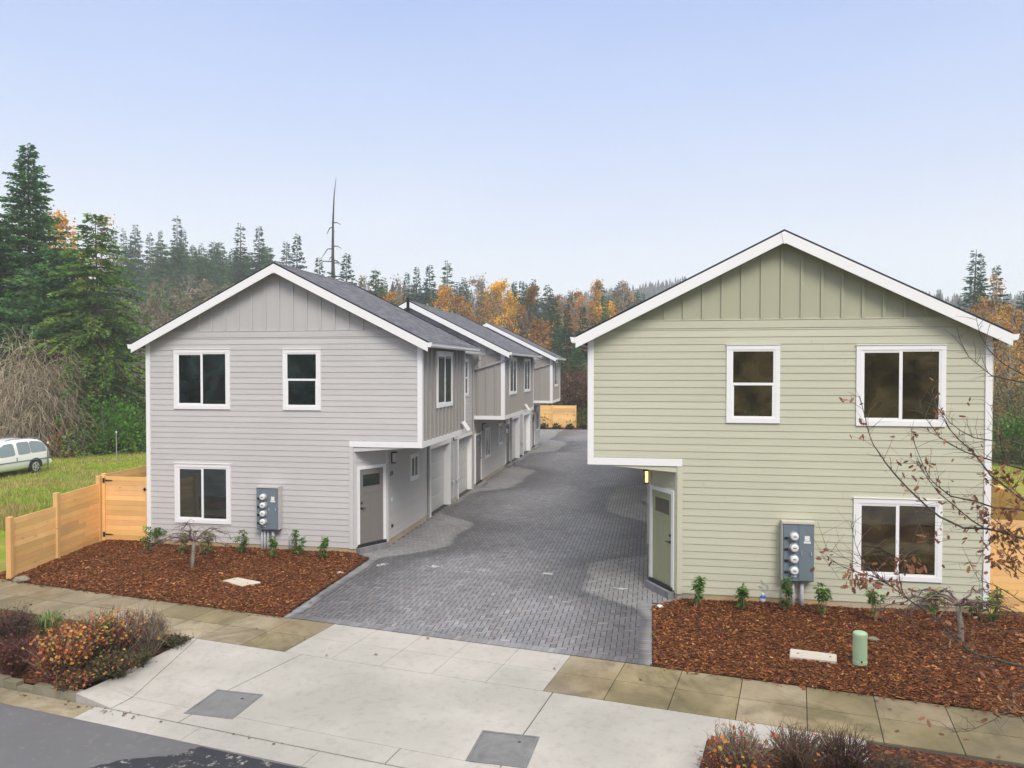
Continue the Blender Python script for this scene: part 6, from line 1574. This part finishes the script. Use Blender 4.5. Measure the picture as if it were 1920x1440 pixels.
GR = [(.17, .31, .02), (.24, .36, .03), (.31, .38, .045), (.13, .23, .018)]; DRY = [(.42, .31, .12), (.34, .26, .09), (.46, .36, .17)]
for _ in range(13000):
    px = r.uniform(-15, 280) if r.random() < .93 else r.uniform(1855, 1935); py = 836 + 160 * r.random() ** 1.4
    if px > 1800: py = 832 + 75 * r.random()
    x, y = ground_at(px, py); 
    if x > -16.6 and x < 9.2: continue
    n = mnoise.noise(Vector((x * .14, y * .3, 0))); dry = n > .02 or (881 < py < 903 and r.random() < .7)
    tall = 1.9 if (px < 110 and py > 925 and r.random() < .5) else 1.
    for _2 in range(3):
        a = r.uniform(0, 6.28); h = r.uniform(.05, .13) * (1.5 if dry else 1) * tall; d = Vector((math.cos(a), math.sin(a), 0)); b = Vector((x + r.gauss(0, .08), y + r.gauss(0, .08), -.03)); w_ = Vector((-d.y, d.x, 0)) * r.uniform(.008, .018)
        c = jit(r, r.choice(DRY if (dry and r.random() < .7) or (tall > 1 and r.random() < .5) else GR), .25)
        mb.face((b - w_, b + w_, b + d * h * .5 + Vector((0, 0, h))), c)
setp(mb.build('meadow_grass', M['blade'], fix=False), 'green and straw coloured grass of the meadow', 'grass', kind='stuff')
# --- far hillside wood and the wood across the street (seen only as reflections): single masses
def mass_tree(mb, x, y, g, h, rad, col, r, nr=7, nb=7):
    for i in range(nr):
        f = i / nr; rr = rad * (1 - f) ** .8; z = g + h * (.06 + .94 * f); zt = z + h * .26 * (1 - f * .4)
        a0 = r.uniform(0, 6.28)
        for b in range(nb):
            a = a0 + 6.283 * b / nb + r.uniform(-.25, .25); k = rr * r.uniform(.65, 1.2); da = .55
            c = jit(r, col, .18)
            mb.face(((x + math.cos(a - da) * k * .55, y + math.sin(a - da) * k * .55, z + .02 * h), (x + math.cos(a) * k, y + math.sin(a) * k, z - .035 * h), (x + math.cos(a + da) * k * .55, y + math.sin(a + da) * k * .55, z + .02 * h), (x, y, min(zt, g + h))), c)
r = random.Random(50); mb = MB()
for _ in range(5200):
    y = r.uniform(255, 720); px = r.uniform(960, 1330) if r.random() < .36 else (r.uniform(1690, 1990) if r.random() < .4 else r.uniform(500, 2500))
    x = (at_depth(px, 500, y)).x; g = terrain(x, y)
    pick = r.random(); col = (.016, .045, .026) if pick < .82 else ((.20, .11, .04) if pick < .9 else (.11, .10, .07))
    mass_tree(mb, x, y, g - .5, r.uniform(13, 24), r.uniform(3.8, 7.0), col, r, 6, 6)
setp(mb.build('far_wood', M['needle'], fix=False), 'far hazy wooded hill of dark conifers with a few orange trees', 'forest', kind='stuff')
r = random.Random(51); mb = MB()
for _ in range(260):
    p_ = r.uniform(-75, 60); q_ = r.uniform(-75, -32); x, y, _z = PQ(p_, q_)
    mass_tree(mb, x, y, -.5 + max(0, -q_ - 40) * .14, r.uniform(7, 15), r.uniform(2.4, 4.5), r.choice([(.02, .05, .02), (.06, .055, .02), (.09, .06, .03), (.03, .06, .02)]), r, 6, 7)
setp(mb.build('wood_across_the_street', M['needle'], fix=False), 'belt of trees across the street, mirrored in the windows', 'forest', kind='stuff')

# ------------------------------------------------------------------ haze, sky, sun, camera
HAZE = 0.0009
mb = MB(); mb.box(-900, 900, -170, 960, -2.5, 150.)
t = bpy.data.materials.new('haze_air'); t.use_nodes = True; nt = t.node_tree; nt.nodes.clear()
out = nt.nodes.new('ShaderNodeOutputMaterial'); pv = nt.nodes.new('ShaderNodeVolumePrincipled'); pv.inputs['Density'].default_value = HAZE; pv.inputs['Color'].default_value = (.92, .96, 1.0, 1); pv.inputs['Anisotropy'].default_value = .0
nt.links.new(pv.outputs[0], out.inputs['Volume']); hz = mb.build('haze', t); setp(hz, kind='stuff', label='thin bluish air haze over the whole valley', cat='haze')

SUN_EL, SUN_AZ = R(44), R(152)          # azimuth clockwise from +Y: behind the camera, to the left
w = bpy.data.worlds.new('World'); sc.world = w; w.use_nodes = True; nt = w.node_tree; nt.nodes.clear()
out = nt.nodes.new('ShaderNodeOutputWorld'); sky = nt.nodes.new('ShaderNodeTexSky'); sky.sky_type = 'NISHITA'; sky.sun_disc = False; sky.sun_elevation = SUN_EL; sky.sun_rotation = SUN_AZ
b1 = nt.nodes.new('ShaderNodeBackground'); b1.inputs[1].default_value = .02; nt.links.new(sky.outputs[0], b1.inputs[0])
tc = nt.nodes.new('ShaderNodeTexCoord'); sp = nt.nodes.new('ShaderNodeSeparateXYZ'); nt.links.new(tc.outputs['Generated'], sp.inputs[0])
nz = nt.nodes.new('ShaderNodeTexNoise'); nz.inputs['Scale'].default_value = 2.2; nz.inputs['Detail'].default_value = 4
mp = nt.nodes.new('ShaderNodeMapping'); mp.inputs['Scale'].default_value = (1, 1, 4); nt.links.new(tc.outputs['Generated'], mp.inputs[0]); nt.links.new(mp.outputs[0], nz.inputs['Vector'])
ad = nt.nodes.new('ShaderNodeMath'); ad.operation = 'MULTIPLY_ADD'; nt.links.new(nz.outputs['Fac'], ad.inputs[0]); ad.inputs[1].default_value = .12; nt.links.new(sp.outputs[2], ad.inputs[2])
sb = nt.nodes.new('ShaderNodeMath'); sb.operation = 'SUBTRACT'; nt.links.new(ad.outputs[0], sb.inputs[0]); sb.inputs[1].default_value = .06
rp_ = nt.nodes.new('ShaderNodeValToRGB'); nt.links.new(sb.outputs[0], rp_.inputs[0]); e = rp_.color_ramp.elements
SKY = [(0., (.60, .605, .625)), (.13, (.51, .53, .58)), (.24, (.37, .42, .56)), (.34, (.28, .355, .56)), (.46, (.19, .275, .525)), (.58, (.78, .775, .78)), (1., (1.4, 1.33, 1.23))]
while len(e) < len(SKY): e.new(.5)
for k, (p, c) in enumerate(SKY): e[k].position = p; e[k].color = c + (1,)
b2 = nt.nodes.new('ShaderNodeBackground'); nt.links.new(rp_.outputs[0], b2.inputs[0]); b2.inputs[1].default_value = 1.0
asd = nt.nodes.new('ShaderNodeAddShader'); nt.links.new(b1.outputs[0], asd.inputs[0]); nt.links.new(b2.outputs[0], asd.inputs[1]); nt.links.new(asd.outputs[0], out.inputs['Surface'])

sl = bpy.data.lights.new('sun', 'SUN'); sl.energy = 2.0; sl.angle = R(24); sl.color = (1, .93, .83)
so = bpy.data.objects.new('sun', sl); COL.objects.link(so)
d = Vector((math.sin(SUN_AZ) * math.cos(SUN_EL), math.cos(SUN_AZ) * math.cos(SUN_EL), math.sin(SUN_EL)))
so.rotation_euler = (-d).to_track_quat('-Z', 'Y').to_euler()

cam = bpy.data.cameras.new('camera'); cam.sensor_width = 36; cam.lens = FPX / 1920 * 36; cam.clip_end = 3000; cam.clip_start = .1
co = bpy.data.objects.new('camera', cam); COL.objects.link(co); co.location = (0, 0, CAMH)
co.rotation_euler = (R(90) - math.atan((720 - HORY) / FPX), 0, YAW); sc.camera = co
sc.view_settings.view_transform = 'Standard'; sc.view_settings.look = 'None'; sc.view_settings.gamma = 1; sc.view_settings.exposure = .61
sc.cycles.max_bounces = 6; sc.cycles.volume_bounces = 1; sc.cycles.transparent_max_bounces = 6
